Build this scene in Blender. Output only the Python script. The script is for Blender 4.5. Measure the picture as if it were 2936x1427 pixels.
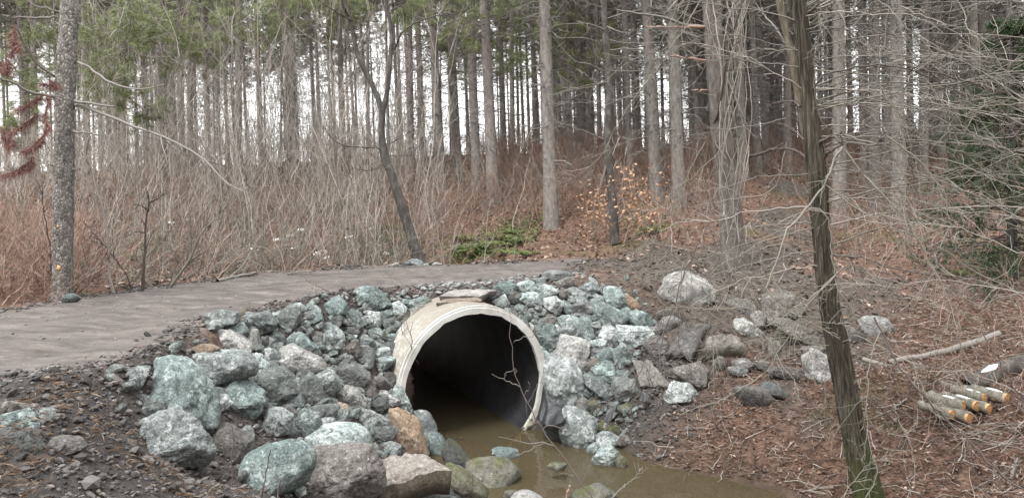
import bpy, bmesh, math, random
import numpy as np
random.seed(11)
rng = np.random.default_rng(11)
S = bpy.context.scene
for o in list(bpy.data.objects): bpy.data.objects.remove(o)

# ------------------------------------------------------------------ camera, sky, sun, exposure
FPX = 788.0; CZ = 3.3; HOR = 180.0
cam = bpy.data.cameras.new('camera'); camo = bpy.data.objects.new('camera', cam)
S.collection.objects.link(camo); S.camera = camo
camo.location = (0, 0, CZ); camo.rotation_euler = (math.radians(90), 0, 0)
cam.sensor_width = 36; cam.lens = 36*FPX/1024; cam.shift_y = -(248.5-HOR)/1024
cam.clip_start = 0.1; cam.clip_end = 3000
W = bpy.data.worlds.new('World'); S.world = W; W.use_nodes = True
nt = W.node_tree; bg = nt.nodes['Background']
sky = nt.nodes.new('ShaderNodeTexSky'); sky.sky_type = 'NISHITA'; sky.sun_disc = False
SUN_EL, SUN_AZ = 60, 215
sky.sun_elevation = math.radians(SUN_EL); sky.sun_rotation = math.radians(SUN_AZ)
sky.air_density = 1.0; sky.dust_density = 6.0; sky.ozone_density = 0.6
hs = nt.nodes.new('ShaderNodeHueSaturation'); hs.inputs['Saturation'].default_value = 0.10
nt.links.new(sky.outputs[0], hs.inputs['Color'])
cl = nt.nodes.new('ShaderNodeMix'); cl.data_type = 'RGBA'; cl.inputs[0].default_value = .8      # an even white cloud layer over the sky
nt.links.new(hs.outputs[0], cl.inputs[6]); cl.inputs[7].default_value = (8.75, 8.85, 8.8, 1); nt.links.new(cl.outputs[2], bg.inputs[0])
bg.inputs[1].default_value = 0.12
sl = bpy.data.lights.new('sun', 'SUN'); slo = bpy.data.objects.new('sun', sl); S.collection.objects.link(slo)
sl.energy = 1.3; sl.angle = math.radians(14); sl.color = (1, .97, .93)
slo.rotation_euler = (math.radians(90-SUN_EL), 0, math.radians(-SUN_AZ+180))
slo.location = (0, -10, 30)
S.view_settings.view_transform = 'Standard'; S.view_settings.look = 'None'
S.view_settings.exposure = 1.65; S.view_settings.gamma = 1
S.render.engine = 'CYCLES'

# ------------------------------------------------------------------ helpers
KO = 2576/1024.0; KF = 2936/1024.0
def atP(px, py, Y): return np.array([(px-512)/FPX*Y, Y, CZ-(py-HOR)/FPX*Y])
def atO(x, y, Y): return atP(x/KO, y/KO, Y)
REG = dict(A=(0,980,2.801), B=(320,820,2.801), C=(640,980,2.801), D=(900,780,2.801), E=(1460,780,2.801), G=(1180,980,2.801),
           H=(1800,740,2.801), I=(2296,980,2.801), U=(0,0,2.455), V=(740,0,2.455), W=(1480,0,2.455), X=(2196,0,2.455),
           K=(0,430,2.455), L=(740,430,2.455), M=(1480,430,2.455), N=(2196,430,2.455), O=(0,0,2576/2936.0))
def reg2P(r, x, y):
    x0, y0, s = REG[r]; return ((x0+x/s)/KF, (y0+y/s)/KF)

_perm = np.random.default_rng(5).random((64,64,64)).astype(np.float32)
def vnoise(P):
    P = np.asarray(P, dtype=np.float64); i = np.floor(P).astype(int); f = P-i; f = f*f*(3-2*f)
    i0 = i & 63; i1 = (i+1) & 63
    x0,y0,z0 = i0[...,0],i0[...,1],i0[...,2]; x1,y1,z1 = i1[...,0],i1[...,1],i1[...,2]
    fx,fy,fz = f[...,0],f[...,1],f[...,2]
    def L(a,b,t): return a+(b-a)*t
    return L(L(L(_perm[x0,y0,z0],_perm[x1,y0,z0],fx),L(_perm[x0,y1,z0],_perm[x1,y1,z0],fx),fy),
             L(L(_perm[x0,y0,z1],_perm[x1,y0,z1],fx),L(_perm[x0,y1,z1],_perm[x1,y1,z1],fx),fy),fz)*2-1
def fbm(P, o=4, g=.5, l=2.03):
    P = np.asarray(P, dtype=np.float64); a = 1; s = 0
    for k in range(o): s = s+a*vnoise(P+k*17.3); P = P*l; a *= g
    return s

def mkmesh(name, V, Fs, smooth=True, mats=None, mi=None):
    me = bpy.data.meshes.new(name); V = np.asarray(V, dtype=np.float32).reshape(-1,3)
    if not isinstance(Fs, list): Fs = [Fs]
    Fs = [np.asarray(f, dtype=np.int32) for f in Fs if len(f)]
    tot = np.concatenate([np.full(len(f), f.shape[1], dtype=np.int32) for f in Fs])
    idx = np.concatenate([f.ravel() for f in Fs])
    me.vertices.add(len(V)); me.vertices.foreach_set('co', V.ravel())
    me.loops.add(len(idx)); me.loops.foreach_set('vertex_index', idx)
    me.polygons.add(len(tot)); st = np.concatenate([[0], np.cumsum(tot)[:-1]]).astype(np.int32)
    me.polygons.foreach_set('loop_start', st)
    try: me.polygons.foreach_set('loop_total', tot)
    except Exception: pass
    me.update(calc_edges=True)
    me.polygons.foreach_set('use_smooth', np.full(len(tot), smooth, dtype=bool))
    if mi is not None: me.polygons.foreach_set('material_index', np.asarray(mi, dtype=np.int32))
    me.update()
    return me
def link(o, parent=None):
    S.collection.objects.link(o)
    if parent is not None: o.parent = parent
    return o
def obj(name, me, mat=None, parent=None):
    if mat is not None and not len(me.materials): me.materials.append(mat)
    return link(bpy.data.objects.new(name, me), parent)
USED = {}
def tag(o, label, cat, group=None, kind=None):
    if label:
        o['label'] = label
    if cat: o['category'] = cat
    if group: o['group'] = group
    if kind: o['kind'] = kind
    return o
def empty(name, loc, label, cat, group=None):
    o = bpy.data.objects.new(name, None); link(o); o.location = tuple(float(v) for v in loc); o.empty_display_size = .2
    return tag(o, label, cat, group)

def tube_arrays(P, R, n=3, cap=False):
    P = np.asarray(P, float); R = np.asarray(R, float)
    if P.ndim == 2: P = P[None]; R = R[None]
    N, K, _ = P.shape
    T = np.empty_like(P); T[:,1:-1] = P[:,2:]-P[:,:-2]; T[:,0] = P[:,1]-P[:,0]; T[:,-1] = P[:,-1]-P[:,-2]
    T /= np.linalg.norm(T, axis=2, keepdims=True)+1e-9
    mean = P[:,-1]-P[:,0]; mean /= np.linalg.norm(mean, axis=1, keepdims=True)+1e-9
    ref = np.where((np.abs(mean[:,2:3]) > .8), np.array([[1.,0,0]]), np.array([[0,0,1.]]))[:,None,:]
    A = np.cross(T, ref); A /= np.linalg.norm(A, axis=2, keepdims=True)+1e-9
    B = np.cross(T, A)
    th = np.arange(n)*2*math.pi/n
    V = P[:,:,None,:]+R[:,:,None,None]*(np.cos(th)[None,None,:,None]*A[:,:,None,:]+np.sin(th)[None,None,:,None]*B[:,:,None,:])
    b = (np.arange(N)*K*n)[:,None,None]; k = (np.arange(K-1)*n)[None,:,None]; j = np.arange(n)[None,None,:]; j2 = (j+1)%n
    F = np.stack([b+k+j, b+k+j2, b+k+n+j2, b+k+n+j], axis=3).reshape(-1,4)
    out = [F[:, ::-1]]
    if cap:
        c = (b[:,0,0][:,None]+(K-1)*n+np.arange(n)[None,::1]); c0 = (b[:,0,0][:,None]+np.arange(n)[None,::-1])
        out += [c[:, ::-1], c0[:, ::-1]]
    return V.reshape(-1,3), out
def join_arrays(parts):
    V = []; F = []; o = 0
    for v, fs in parts:
        v = np.asarray(v).reshape(-1,3); V.append(v)
        for f in (fs if isinstance(fs, list) else [fs]): F.append(np.asarray(f)+o)
        o += len(v)
    D = {}
    for f in F: D.setdefault(f.shape[1], []).append(f)
    return np.concatenate(V), [np.concatenate(x) for x in D.values()]
def resample(P, K):
    P = np.asarray(P, float)
    # catmull-rom then arc-length resample
    Q = np.vstack([2*P[0]-P[1], P, 2*P[-1]-P[-2]]); out = []
    for i in range(1, len(Q)-2):
        for t in np.linspace(0, 1, 8, endpoint=False):
            a, b, c, d = Q[i-1], Q[i], Q[i+1], Q[i+2]
            out.append(.5*((2*b)+(-a+c)*t+(2*a-5*b+4*c-d)*t*t+(-a+3*b-3*c+d)*t**3))
    out.append(Q[-2]); out = np.array(out)
    s = np.concatenate([[0], np.cumsum(np.linalg.norm(np.diff(out, axis=0), axis=1))])
    u = np.linspace(0, s[-1], K)
    return np.stack([np.interp(u, s, out[:,k]) for k in range(out.shape[1])], axis=1)
def stems(base, d, L, K=5, bend=.15, droop=0., wig=.03):
    """N curved stems: base Nx3, unit dir Nx3, length N"""
    N = len(base); t = np.linspace(0, 1, K)
    side = rng.normal(size=(N,3)); side -= (side*d).sum(1, keepdims=True)*d; side /= np.linalg.norm(side, axis=1, keepdims=True)+1e-9
    P = base[:,None,:]+d[:,None,:]*(t[None,:,None]*L[:,None,None])
    P = P+side[:,None,:]*((t**2)[None,:,None]*(L*rng.normal(0, bend, N))[:,None,None])
    P[:,:,2] += -(t**2)[None,:]*(L*droop)[:,None]
    w = rng.normal(0, 1, size=(N,K,3))*(L*wig)[:,None,None]; w[:,0] = 0
    return P+w
def unit(v): return v/(np.linalg.norm(v, axis=-1, keepdims=True)+1e-9)
def sub_stems(P, n, tmin, tmax, Lf, ang, K=4, bend=.15, droop=0, wig=.04):
    N, KK, _ = P.shape; idx = np.repeat(np.arange(N), n); t = rng.uniform(tmin, tmax, len(idx))*(KK-1)
    i = np.minimum(t.astype(int), KK-2); f = (t-i)[:,None]
    b = P[idx,i]*(1-f)+P[idx,i+1]*f; tan = unit(P[idx,i+1]-P[idx,i])
    r = unit(rng.normal(size=(len(idx),3))); r -= (r*tan).sum(1, keepdims=True)*tan; r = unit(r)
    a = rng.normal(ang, .2, len(idx))[:,None]; d = unit(tan*np.cos(a)+r*np.sin(a))
    Lp = np.linalg.norm(P[idx,-1]-P[idx,0], axis=1)
    L = Lp*rng.uniform(Lf[0], Lf[1], len(idx))*(1-.5*t/(KK-1))
    return stems(b, d, L, K, bend, droop, wig), idx
def taper(N, K, r0, r1):
    t = np.linspace(0, 1, K)[None]; r0 = np.broadcast_to(np.asarray(r0, float).reshape(-1,1), (N,1)); r1 = np.broadcast_to(np.asarray(r1, float).reshape(-1,1), (N,1))
    return r0*(1-t)+r1*t

# ------------------------------------------------------------------ materials
def newmat(name):
    m = bpy.data.materials.new(name); m.use_nodes = True; t = m.node_tree; b = t.nodes['Principled BSDF']
    return m, t, b
def nd(t, typ, **k):
    n = t.nodes.new(typ)
    for a, v in k.items():
        if a in n.inputs.keys(): n.inputs[a].default_value = v
        else: setattr(n, a, v)
    return n
def noise_n(t, scale, detail=6, rough=.6, vec=None, dist=0):
    n = nd(t, 'ShaderNodeTexNoise'); n.inputs['Scale'].default_value = scale; n.inputs['Detail'].default_value = detail
    n.inputs['Roughness'].default_value = rough; n.inputs['Distortion'].default_value = dist
    if vec is not None: t.links.new(vec, n.inputs['Vector'])
    return n
def ramp(t, fac, stops, interp='LINEAR'):
    r = nd(t, 'ShaderNodeValToRGB'); r.color_ramp.interpolation = interp; e = r.color_ramp.elements
    while len(e) < len(stops): e.new(.5)
    for q, (p, c) in zip(e, stops):
        q.position = p; q.color = (c[0], c[1], c[2], 1) if isinstance(c, tuple) else (c, c, c, 1)
    t.links.new(fac, r.inputs[0]); return r
def mix(t, fac, a, b, mode='MIX'):
    m = nd(t, 'ShaderNodeMix'); m.data_type = 'RGBA'; m.blend_type = mode
    for s, v in ((m.inputs[0], fac), (m.inputs[6], a), (m.inputs[7], b)):
        if hasattr(v, 'links') or hasattr(v, 'is_linked'): t.links.new(v, s)
        elif isinstance(v, tuple): s.default_value = (v[0], v[1], v[2], 1)
        else: s.default_value = v
    return m.outputs[2]
def bump(t, b, h, strength=.5, dist=.02):
    n = nd(t, 'ShaderNodeBump'); n.inputs['Strength'].default_value = strength; n.inputs['Distance'].default_value = dist
    t.links.new(h, n.inputs['Height']); t.links.new(n.outputs[0], b.inputs['Normal']); return n
def math_n(t, op, a, b=None, clamp=False):
    m = nd(t, 'ShaderNodeMath'); m.operation = op; m.use_clamp = clamp
    for s, v in ((m.inputs[0], a), (m.inputs[1], b)):
        if v is None: continue
        if isinstance(v, (int, float)): s.default_value = v
        else: t.links.new(v, s)
    return m.outputs[0]

def rock_mat(name, c1, c2, light, dark, lightamt=.5, mud=(.085,.07,.062), mudamt=.35, moss=0., rough=.85, spec=.3, island=False):
    m, t, b = newmat(name)
    tc = nd(t, 'ShaderNodeTexCoord'); oi = nd(t, 'ShaderNodeObjectInfo'); RND = nd(t, 'ShaderNodeNewGeometry').outputs['Random Per Island'] if island else oi.outputs['Random']
    mp = nd(t, 'ShaderNodeMapping'); t.links.new(tc.outputs['Object'], mp.inputs[0])
    cm = nd(t, 'ShaderNodeCombineXYZ')
    for k in range(3):
        t.links.new(math_n(t, 'MULTIPLY', RND, 37.0+k*11), cm.inputs[k])
    t.links.new(cm.outputs[0], mp.inputs['Location']); v = mp.outputs[0]
    n1 = noise_n(t, 3.2, 8, .65, v, .6); n2 = noise_n(t, 16, 8, .72, v, .4); n3 = noise_n(t, 55, 4, .7, v)
    base = mix(t, ramp(t, n1.outputs[0], [(.35, 0.), (.65, 1.)]).outputs[0], c1, c2)
    lt = ramp(t, math_n(t, 'ADD', math_n(t, 'MULTIPLY', n2.outputs[0], .65), math_n(t, 'MULTIPLY', n1.outputs[0], .35)), [(.60-.16*lightamt, 0.), (.68-.10*lightamt, 1.)])
    base = mix(t, math_n(t, 'MULTIPLY', lt.outputs[0], .85), base, light)
    dk = ramp(t, n3.outputs[0], [(.33, 1.), (.47, 0.)])
    base = mix(t, math_n(t, 'MULTIPLY', dk.outputs[0], .75), base, dark)
    dk2 = ramp(t, n2.outputs[0], [(.36, 1.), (.44, 0.)]); base = mix(t, math_n(t, 'MULTIPLY', dk2.outputs[0], .5), base, dark)
    # fracture veins
    vo = nd(t, 'ShaderNodeTexVoronoi'); vo.feature = 'DISTANCE_TO_EDGE'; vo.inputs['Scale'].default_value = 4.5
    wv = nd(t, 'ShaderNodeVectorMath'); wv.operation = 'ADD'; t.links.new(v, wv.inputs[0]); t.links.new(n2.outputs['Color'], wv.inputs[1]); t.links.new(wv.outputs[0], vo.inputs['Vector'])
    ve = ramp(t, vo.outputs[0], [(.0, 1.), (.035, 0.)])
    base = mix(t, math_n(t, 'MULTIPLY', ve.outputs[0], .45), base, dark)
    # brightness varies from stone to stone
    vr = nd(t, 'ShaderNodeHueSaturation'); t.links.new(base, vr.inputs['Color'])
    t.links.new(math_n(t, 'ADD', math_n(t, 'MULTIPLY', RND, .5), .78), vr.inputs['Value'])
    t.links.new(math_n(t, 'ADD', math_n(t, 'MULTIPLY', math_n(t, 'FRACT', math_n(t, 'MULTIPLY', RND, 7.3)), .7), .5), vr.inputs['Saturation'])
    base = vr.outputs[0]
    # mud smears
    n4 = noise_n(t, 2.1, 7, .75, v, .8)
    mf = ramp(t, n4.outputs[0], [(.62-.2*mudamt, 0.), (.70-.12*mudamt, 1.)])
    base = mix(t, math_n(t, 'MULTIPLY', mf.outputs[0], .8), base, mud)
    if moss > 0:
        n5 = noise_n(t, 4.0, 6, .7, v)
        g = nd(t, 'ShaderNodeNewGeometry'); sp = nd(t, 'ShaderNodeSeparateXYZ'); t.links.new(g.outputs['Normal'], sp.inputs[0])
        f = math_n(t, 'MULTIPLY', ramp(t, n5.outputs[0], [(.58-.2*moss, 0.), (.7-.1*moss, 1.)]).outputs[0], math_n(t, 'ADD', math_n(t, 'MULTIPLY', sp.outputs[2], .6), .5, True))
        base = mix(t, math_n(t, 'MULTIPLY', f, .85), base, (.10,.115,.035))
    t.links.new(base, b.inputs['Base Color']); b.inputs['Roughness'].default_value = rough
    b.inputs['Specular IOR Level'].default_value = spec
    h = math_n(t, 'ADD', math_n(t, 'MULTIPLY', n2.outputs[0], 1.), math_n(t, 'MULTIPLY', n3.outputs[0], .35))
    h = math_n(t, 'SUBTRACT', h, math_n(t, 'MULTIPLY', ve.outputs[0], .3))
    bump(t, b, h, 1., .05)
    return m
MR = {
 'g': rock_mat('green_grey_stone', (.165,.205,.20), (.245,.295,.29), (.56,.62,.61), (.04,.052,.054), .6, mudamt=.14),
 'p': rock_mat('pale_green_stone', (.24,.285,.282), (.365,.42,.418), (.70,.75,.745), (.06,.075,.075), .8, mudamt=.05),
 'c': rock_mat('grey_stone', (.17,.188,.183), (.24,.26,.253), (.48,.51,.50), (.05,.05,.05), .4, mudamt=.35),
 'b': rock_mat('brown_stone', (.165,.152,.14), (.235,.218,.202), (.42,.40,.375), (.055,.047,.042), .45, mudamt=.35),
 't': rock_mat('tan_stone', (.30,.225,.165), (.36,.28,.21), (.48,.43,.36), (.11,.08,.06), .4, mudamt=.3),
 'w': rock_mat('whitish_stone', (.31,.31,.295), (.40,.40,.38), (.64,.64,.61), (.12,.11,.10), .7, mudamt=.4),
 'm': rock_mat('mossy_stone', (.16,.155,.135), (.22,.21,.18), (.34,.33,.29), (.05,.05,.045), .4, mudamt=.3, moss=.9),
 'd': rock_mat('dark_muddy_stone', (.12,.135,.132), (.185,.20,.196), (.44,.475,.47), (.03,.03,.03), .3, mudamt=.55),
 'l': rock_mat('wet_dark_stone', (.07,.075,.065), (.10,.105,.09), (.16,.17,.15), (.03,.03,.03), .2, mudamt=.2, moss=.3, rough=.35, spec=.5),
}
def bark_mat(name, c1, c2, c3, sx=9, sz=1.6, strength=1., dist=.03, moss=0.):
    m, t, b = newmat(name); tc = nd(t, 'ShaderNodeTexCoord'); mp = nd(t, 'ShaderNodeMapping')
    t.links.new(tc.outputs['Object'], mp.inputs[0]); mp.inputs['Scale'].default_value = (sx, sx, sz)
    n1 = noise_n(t, 2.2, 8, .7, mp.outputs[0], .5); n2 = noise_n(t, 2.5, 6, .6, tc.outputs['Object'])
    r = ramp(t, n1.outputs[0], [(.33, c1), (.5, c2), (.68, c3)])
    c = mix(t, math_n(t, 'MULTIPLY', n2.outputs[0], .6), r.outputs[0], (c1[0]*1.6, c1[1]*1.5, c1[2]*1.5))
    if moss > 0:
        sp = nd(t, 'ShaderNodeSeparateXYZ'); t.links.new(tc.outputs['Object'], sp.inputs[0])
        f = ramp(t, math_n(t, 'ADD', math_n(t, 'MULTIPLY', sp.outputs[2], .45), math_n(t, 'MULTIPLY', n2.outputs[0], .9)), [(.55, 1.), (.9, 0.)])
        c = mix(t, math_n(t, 'MULTIPLY', f.outputs[0], moss), c, (.055,.07,.02))
    t.links.new(c, b.inputs['Base Color']); b.inputs['Roughness'].default_value = .95; b.inputs['Specular IOR Level'].default_value = .2
    bump(t, b, n1.outputs[0], strength, dist); return m
def scaly(name, c1, c2, c3, sc=1.):
    m, t, b = newmat(name); tc = nd(t, 'ShaderNodeTexCoord'); mp = nd(t, 'ShaderNodeMapping'); t.links.new(tc.outputs['Object'], mp.inputs[0]); mp.inputs['Scale'].default_value = (40*sc, 40*sc, 19*sc)
    n0 = noise_n(t, .8, 5, .6, mp.outputs[0]); ad = nd(t, 'ShaderNodeVectorMath'); t.links.new(mp.outputs[0], ad.inputs[0]); t.links.new(n0.outputs['Color'], ad.inputs[1])
    vo = nd(t, 'ShaderNodeTexVoronoi'); t.links.new(ad.outputs[0], vo.inputs['Vector']); vo.inputs['Scale'].default_value = 1.; ve = nd(t, 'ShaderNodeTexVoronoi'); ve.feature = 'DISTANCE_TO_EDGE'; ve.inputs['Scale'].default_value = 1.; t.links.new(ad.outputs[0], ve.inputs['Vector'])
    sp = nd(t, 'ShaderNodeSeparateColor'); t.links.new(vo.outputs['Color'], sp.inputs[0]); n1 = noise_n(t, 3, 6, .7, mp.outputs[0])
    f = math_n(t, 'ADD', math_n(t, 'MULTIPLY', sp.outputs[0], .5), math_n(t, 'MULTIPLY', n1.outputs[0], .5)); c = ramp(t, f, [(.2, c1), (.5, c2), (.8, c3)])
    e = ramp(t, ve.outputs[0], [(.02, 1.), (.14, 0.)]); cc = mix(t, math_n(t, 'MULTIPLY', e.outputs[0], .45), c.outputs[0], (c1[0]*.5, c1[1]*.45, c1[2]*.42))
    t.links.new(cc, b.inputs['Base Color']); b.inputs['Roughness'].default_value = .95; b.inputs['Specular IOR Level'].default_value = .2
    bump(t, b, math_n(t, 'ADD', math_n(t, 'MULTIPLY', ve.outputs[0], 1.2), math_n(t, 'MULTIPLY', sp.outputs[0], .5)), 1., .03); return m
M_pine = scaly('pine_bark', (.12,.11,.102), (.235,.22,.207), (.38,.365,.345))
M_pinefar = bark_mat('pine_bark_reddish', (.11,.10,.092), (.205,.192,.178), (.325,.312,.292), 7, 3, 1., .03)
M_rough = bark_mat('shaggy_bark', (.022,.019,.016), (.105,.092,.072), (.28,.255,.205), 17, 1.3, 1., .06, moss=.8)
M_forked = bark_mat('smooth_dark_bark', (.035,.032,.03), (.075,.07,.065), (.17,.165,.15), 5, 2.4, .8, .015)
M_vinep = bark_mat('grey_bark', (.06,.052,.047), (.135,.122,.112), (.25,.235,.215), 9, 2, 1., .035)
def twig_mat(name, a, b_, c, rough=.8):
    m, t, b = newmat(name); g = nd(t, 'ShaderNodeNewGeometry')
    r = ramp(t, g.outputs['Random Per Island'], [(0., a), (.5, b_), (1., c)])
    t.links.new(r.outputs[0], b.inputs['Base Color']); b.inputs['Roughness'].default_value = rough; b.inputs['Specular IOR Level'].default_value = .25
    return m
M_tw_grey = twig_mat('grey_twigs', (.13,.112,.098), (.255,.23,.205), (.42,.39,.355))
M_tw_red = twig_mat('reddish_twigs', (.12,.07,.055), (.235,.15,.118), (.41,.315,.26))
M_tw_dark = twig_mat('dark_twigs', (.045,.035,.033), (.085,.068,.062), (.15,.125,.115))
M_tw_pale = twig_mat('pale_lichen_twigs', (.10,.092,.075), (.17,.16,.135), (.27,.26,.225))
M_tw_dead = twig_mat('dead_branches', (.075,.068,.062), (.155,.145,.133), (.28,.265,.245))
M_leaf_tan = twig_mat('tan_leaves', (.22,.12,.07), (.34,.20,.12), (.44,.30,.20))
M_litter = twig_mat('leaf_litter', (.055,.038,.032), (.145,.095,.075), (.32,.245,.205))
M_nlitter = twig_mat('fallen_needles', (.10,.062,.045), (.18,.115,.084), (.27,.19,.15))
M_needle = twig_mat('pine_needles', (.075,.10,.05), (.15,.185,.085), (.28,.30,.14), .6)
M_needle_d = twig_mat('shaded_pine_needles', (.05,.065,.04), (.10,.12,.065), (.18,.20,.11), .6)  # darker copy of the needles, the wood's shade put into the colour
M_needle_dead = twig_mat('dead_pine_needles', (.09,.045,.04), (.16,.08,.068), (.25,.14,.12), .7)
M_hemlock = twig_mat('dark_evergreen_needles', (.022,.04,.02), (.045,.072,.034), (.085,.12,.06), .6)
M_fern = twig_mat('fern_fronds', (.05,.075,.025), (.09,.125,.04), (.16,.20,.075), .6)
M_clod = twig_mat('soil_clods', (.035,.032,.031), (.07,.064,.061), (.145,.135,.13), .95)
M_grav = twig_mat('crushed_gravel', (.07,.068,.064), (.13,.13,.124), (.25,.26,.25), .9)
M_snow = newmat('old_snow')[0]; M_snow.node_tree.nodes['Principled BSDF'].inputs['Base Color'].default_value = (.78,.80,.82,1); M_snow.node_tree.nodes['Principled BSDF'].inputs['Roughness'].default_value = .7

# ------------------------------------------------------------------ terrain
RZ = 1.82                                   # road height
def roadY(yo): return (CZ-RZ)*FPX/(yo/KO-HOR)
near_edge = [(0,962),(200,928),(350,893),(430,855),(500,808),(640,776),(880,738),(1070,722),(1290,708),(1420,694)]
far_edge = [(0,785),(150,755),(400,718),(700,684),(1000,667),(1300,659),(1480,645)]
near_w = [atO(x,y,roadY(y)) for x,y in near_edge]; far_w = [atO(x,y,roadY(y)) for x,y in far_edge]
near_w = [np.array([-9,2.2,1.80]), np.array([-5.2,4.3,1.82])]+near_w; far_w = [np.array([-12,4.5,1.8]), np.array([-7.2,7.4,1.82])]+far_w
CP = []
for p in near_w: CP.append(p)
for p in far_w: CP.append(p)
for (x,y,Y) in [
 # right muddy ground and hill
 (1500,690,12.2),(1600,660,13.5),(1750,640,15),(2000,600,17),(1950,560,19),(2150,490,24),(2300,450,28),(1700,720,12),(1850,720,12.2),(2050,700,12.6),
 (1750,850,10.5),(1700,960,9.9),(1950,1010,9.1),(1800,1130,8.9),(1950,850,10.6),(2000,930,9.8),(2200,850,10.3),(2400,720,13),(2576,560,17),(2576,850,9.4),(2300,1100,7.9),(2576,1100,7.1),
 (2576,1250,6.2),(2330,1250,7.0),(2200,980,9),(2400,930,9.3),(2100,1150,8.1),(2300,560,18),(2500,420,25),
 # left bank
 (0,1250,4.6),(300,1250,5.2),(600,1250,5.9),(150,1050,5.45),(300,1000,6.1),(450,1170,6.1),(600,1100,6.9),(800,1250,6.6),(900,1252,7.0),(450,1000,6.7),
 (650,810,9.0),(650,950,8.0),(800,1000,8.3),(900,1100,8.2),(1000,1180,8.2),(950,850,10.1),(980,950,9.7),(980,1040,9.3),(800,850,9.4),(900,760,10.3),(750,1150,7.3),
 # right of the pipe
 (1400,720,11.2),(1420,850,10.9),(1430,950,10.6),(1460,1050,10.2),(1550,800,11.1),(1600,900,10.5),(1600,1000,9.95),(1580,1070,9.7),
 (1180,738,11.0),(1080,740,10.75),(1300,735,11.1),
 # beyond the road
 (700,620,20),(1000,600,19),(1200,560,20),(1200,450,26),(1200,405,31),(700,450,28),(400,480,25),(100,500,22),(100,650,14),(400,640,15.5),(0,560,18),
 (1400,500,21),(1400,610,16.5),(1550,600,16),(1700,560,17.5),(1700,450,24),(1950,450,24),(2000,370,33),(2400,360,32),(2576,330,30),(1700,400,31)]:
    CP.append(atO(x,y,Y))
for p in [(0,0,1.7),(-6,0,1.8),(6,0,1.5),(2,3,.2),(0,3.6,1.05),(1.8,5,-.35),(-12,2,1.8),(12,3,1.7),(-.35,9.5,-.4),(.3,9.2,-.4),(1,8.4,-.4),(1.7,7.4,-.4),(2.5,8.0,-.3),(0,8.3,-.35),(.8,7,-.4),
          (1.1,6,-.4),(-.3,7.2,-.1),(3.1,7.2,-.15),(3.9,6.6,.4),(4.5,4.5,.9),(.05,10.1,-.4),(-.7,9.55,-.35),(1.15,9.55,-.25),(1.3,9.9,.1),(-.5,8.7,-.25),
          (-4,16.6,.95),(-8,15,1.3),(-1,16.5,1.3),(2,16.5,1.7),(-14,14,1.6),(-12,9,1.75),(-20,20,2.2),
          (-40,60,3.6),(0,60,4.5),(40,60,7.5),(-25,40,3.6),(0,42,4.6),(24,40,6.0),(-60,120,2.5),(0,120,3.0),(60,120,7),(-60,40,3.4),(60,40,8),(20,18,3.4),(20,8,3.0)]:
    CP.append(np.array(p, float))
CP = np.array(CP)
def warp(x, y):
    y = np.maximum(y, -1.); return x/(y+3)*9, np.log(y+3)*8
def tps(r2): return .5*r2*np.log(r2+1e-9)
cu, cv = warp(CP[:,0], CP[:,1]); NC = len(CP)
Kx = tps((cu[:,None]-cu)**2+(cv[:,None]-cv)**2)+np.eye(NC)*.012
Pm = np.stack([np.ones(NC), cu, cv], 1)
Wt = np.linalg.solve(np.block([[Kx, Pm],[Pm.T, np.zeros((3,3))]]), np.concatenate([CP[:,2], np.zeros(3)]))
def ground_s(x, y):
    x = np.asarray(x, float); y = np.asarray(y, float); sh = x.shape
    u, v = warp(x.ravel(), np.minimum(y.ravel(), 150)); z = np.empty(u.size)
    for s in range(0, u.size, 40000):
        uu = u[s:s+40000, None]; vv = v[s:s+40000, None]
        z[s:s+40000] = tps((uu-cu)**2+(vv-cv)**2)@Wt[:NC]+Wt[NC]+Wt[NC+1]*uu[:,0]+Wt[NC+2]*vv[:,0]
    z = np.clip(z, -.6, 11).reshape(sh)
    return z - np.clip((y-120)/80, 0, 8)*2.0+sstep(3, 30, -y)*17  # last term: unseen hill behind the camera, added to block low sky light
RP = np.array([[p[0],p[1]] for p in near_w]+[[p[0],p[1]] for p in far_w[::-1]])
def poly_sd(x, y, P):
    x = np.asarray(x, float); y = np.asarray(y, float); d = np.full(x.shape, 1e9); ins = np.zeros(x.shape, bool)
    for i in range(len(P)):
        a = P[i]; b = P[(i+1)%len(P)]; e = b-a; t = np.clip(((x-a[0])*e[0]+(y-a[1])*e[1])/(e@e+1e-9), 0, 1)
        d = np.minimum(d, np.hypot(x-a[0]-t*e[0], y-a[1]-t*e[1]))
        c = ((a[1] > y) != (b[1] > y)) & (x < (b[0]-a[0])*(y-a[1])/(b[1]-a[1]+1e-12)+a[0]); ins ^= c
    return np.where(ins, -d, d)
def ground0(x, y):
    z = ground_s(x, y); x = np.asarray(x, float); y = np.asarray(y, float); near = (y > 1) & (y < 18) & (x > -14) & (x < 4)
    if not np.any(near): return z
    sd = np.full(x.shape, 9.); sd[near] = poly_sd(x[near], y[near], RP) if x.ndim else poly_sd(x, y, RP)
    w = 1-sstep(-.05, .40, sd); return z*(1-w)+(RZ+.02*np.clip(-sd, 0, 1))*w
def sstep(a, b, x): t = np.clip((x-a)/(b-a), 0, 1); return t*t*(3-2*t)
def blobs(x, y, L):
    w = np.zeros(np.shape(x))
    for bx, by, br in L: w = np.maximum(w, 1-sstep(.6, 1.25, np.hypot(x-bx, y-by)/br))
    return w
MUD = [(2.0,12.8,1.6),(3.3,13.8,1.8),(4.8,15,1.3),(3.6,11.6,1.9),(4.9,12.2,1.4),(4.0,10.4,1.3),(6.0,17.5,1.0),(7.0,19.6,.9),(8.4,23,.9),(10.4,27.5,1.1)]
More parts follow.
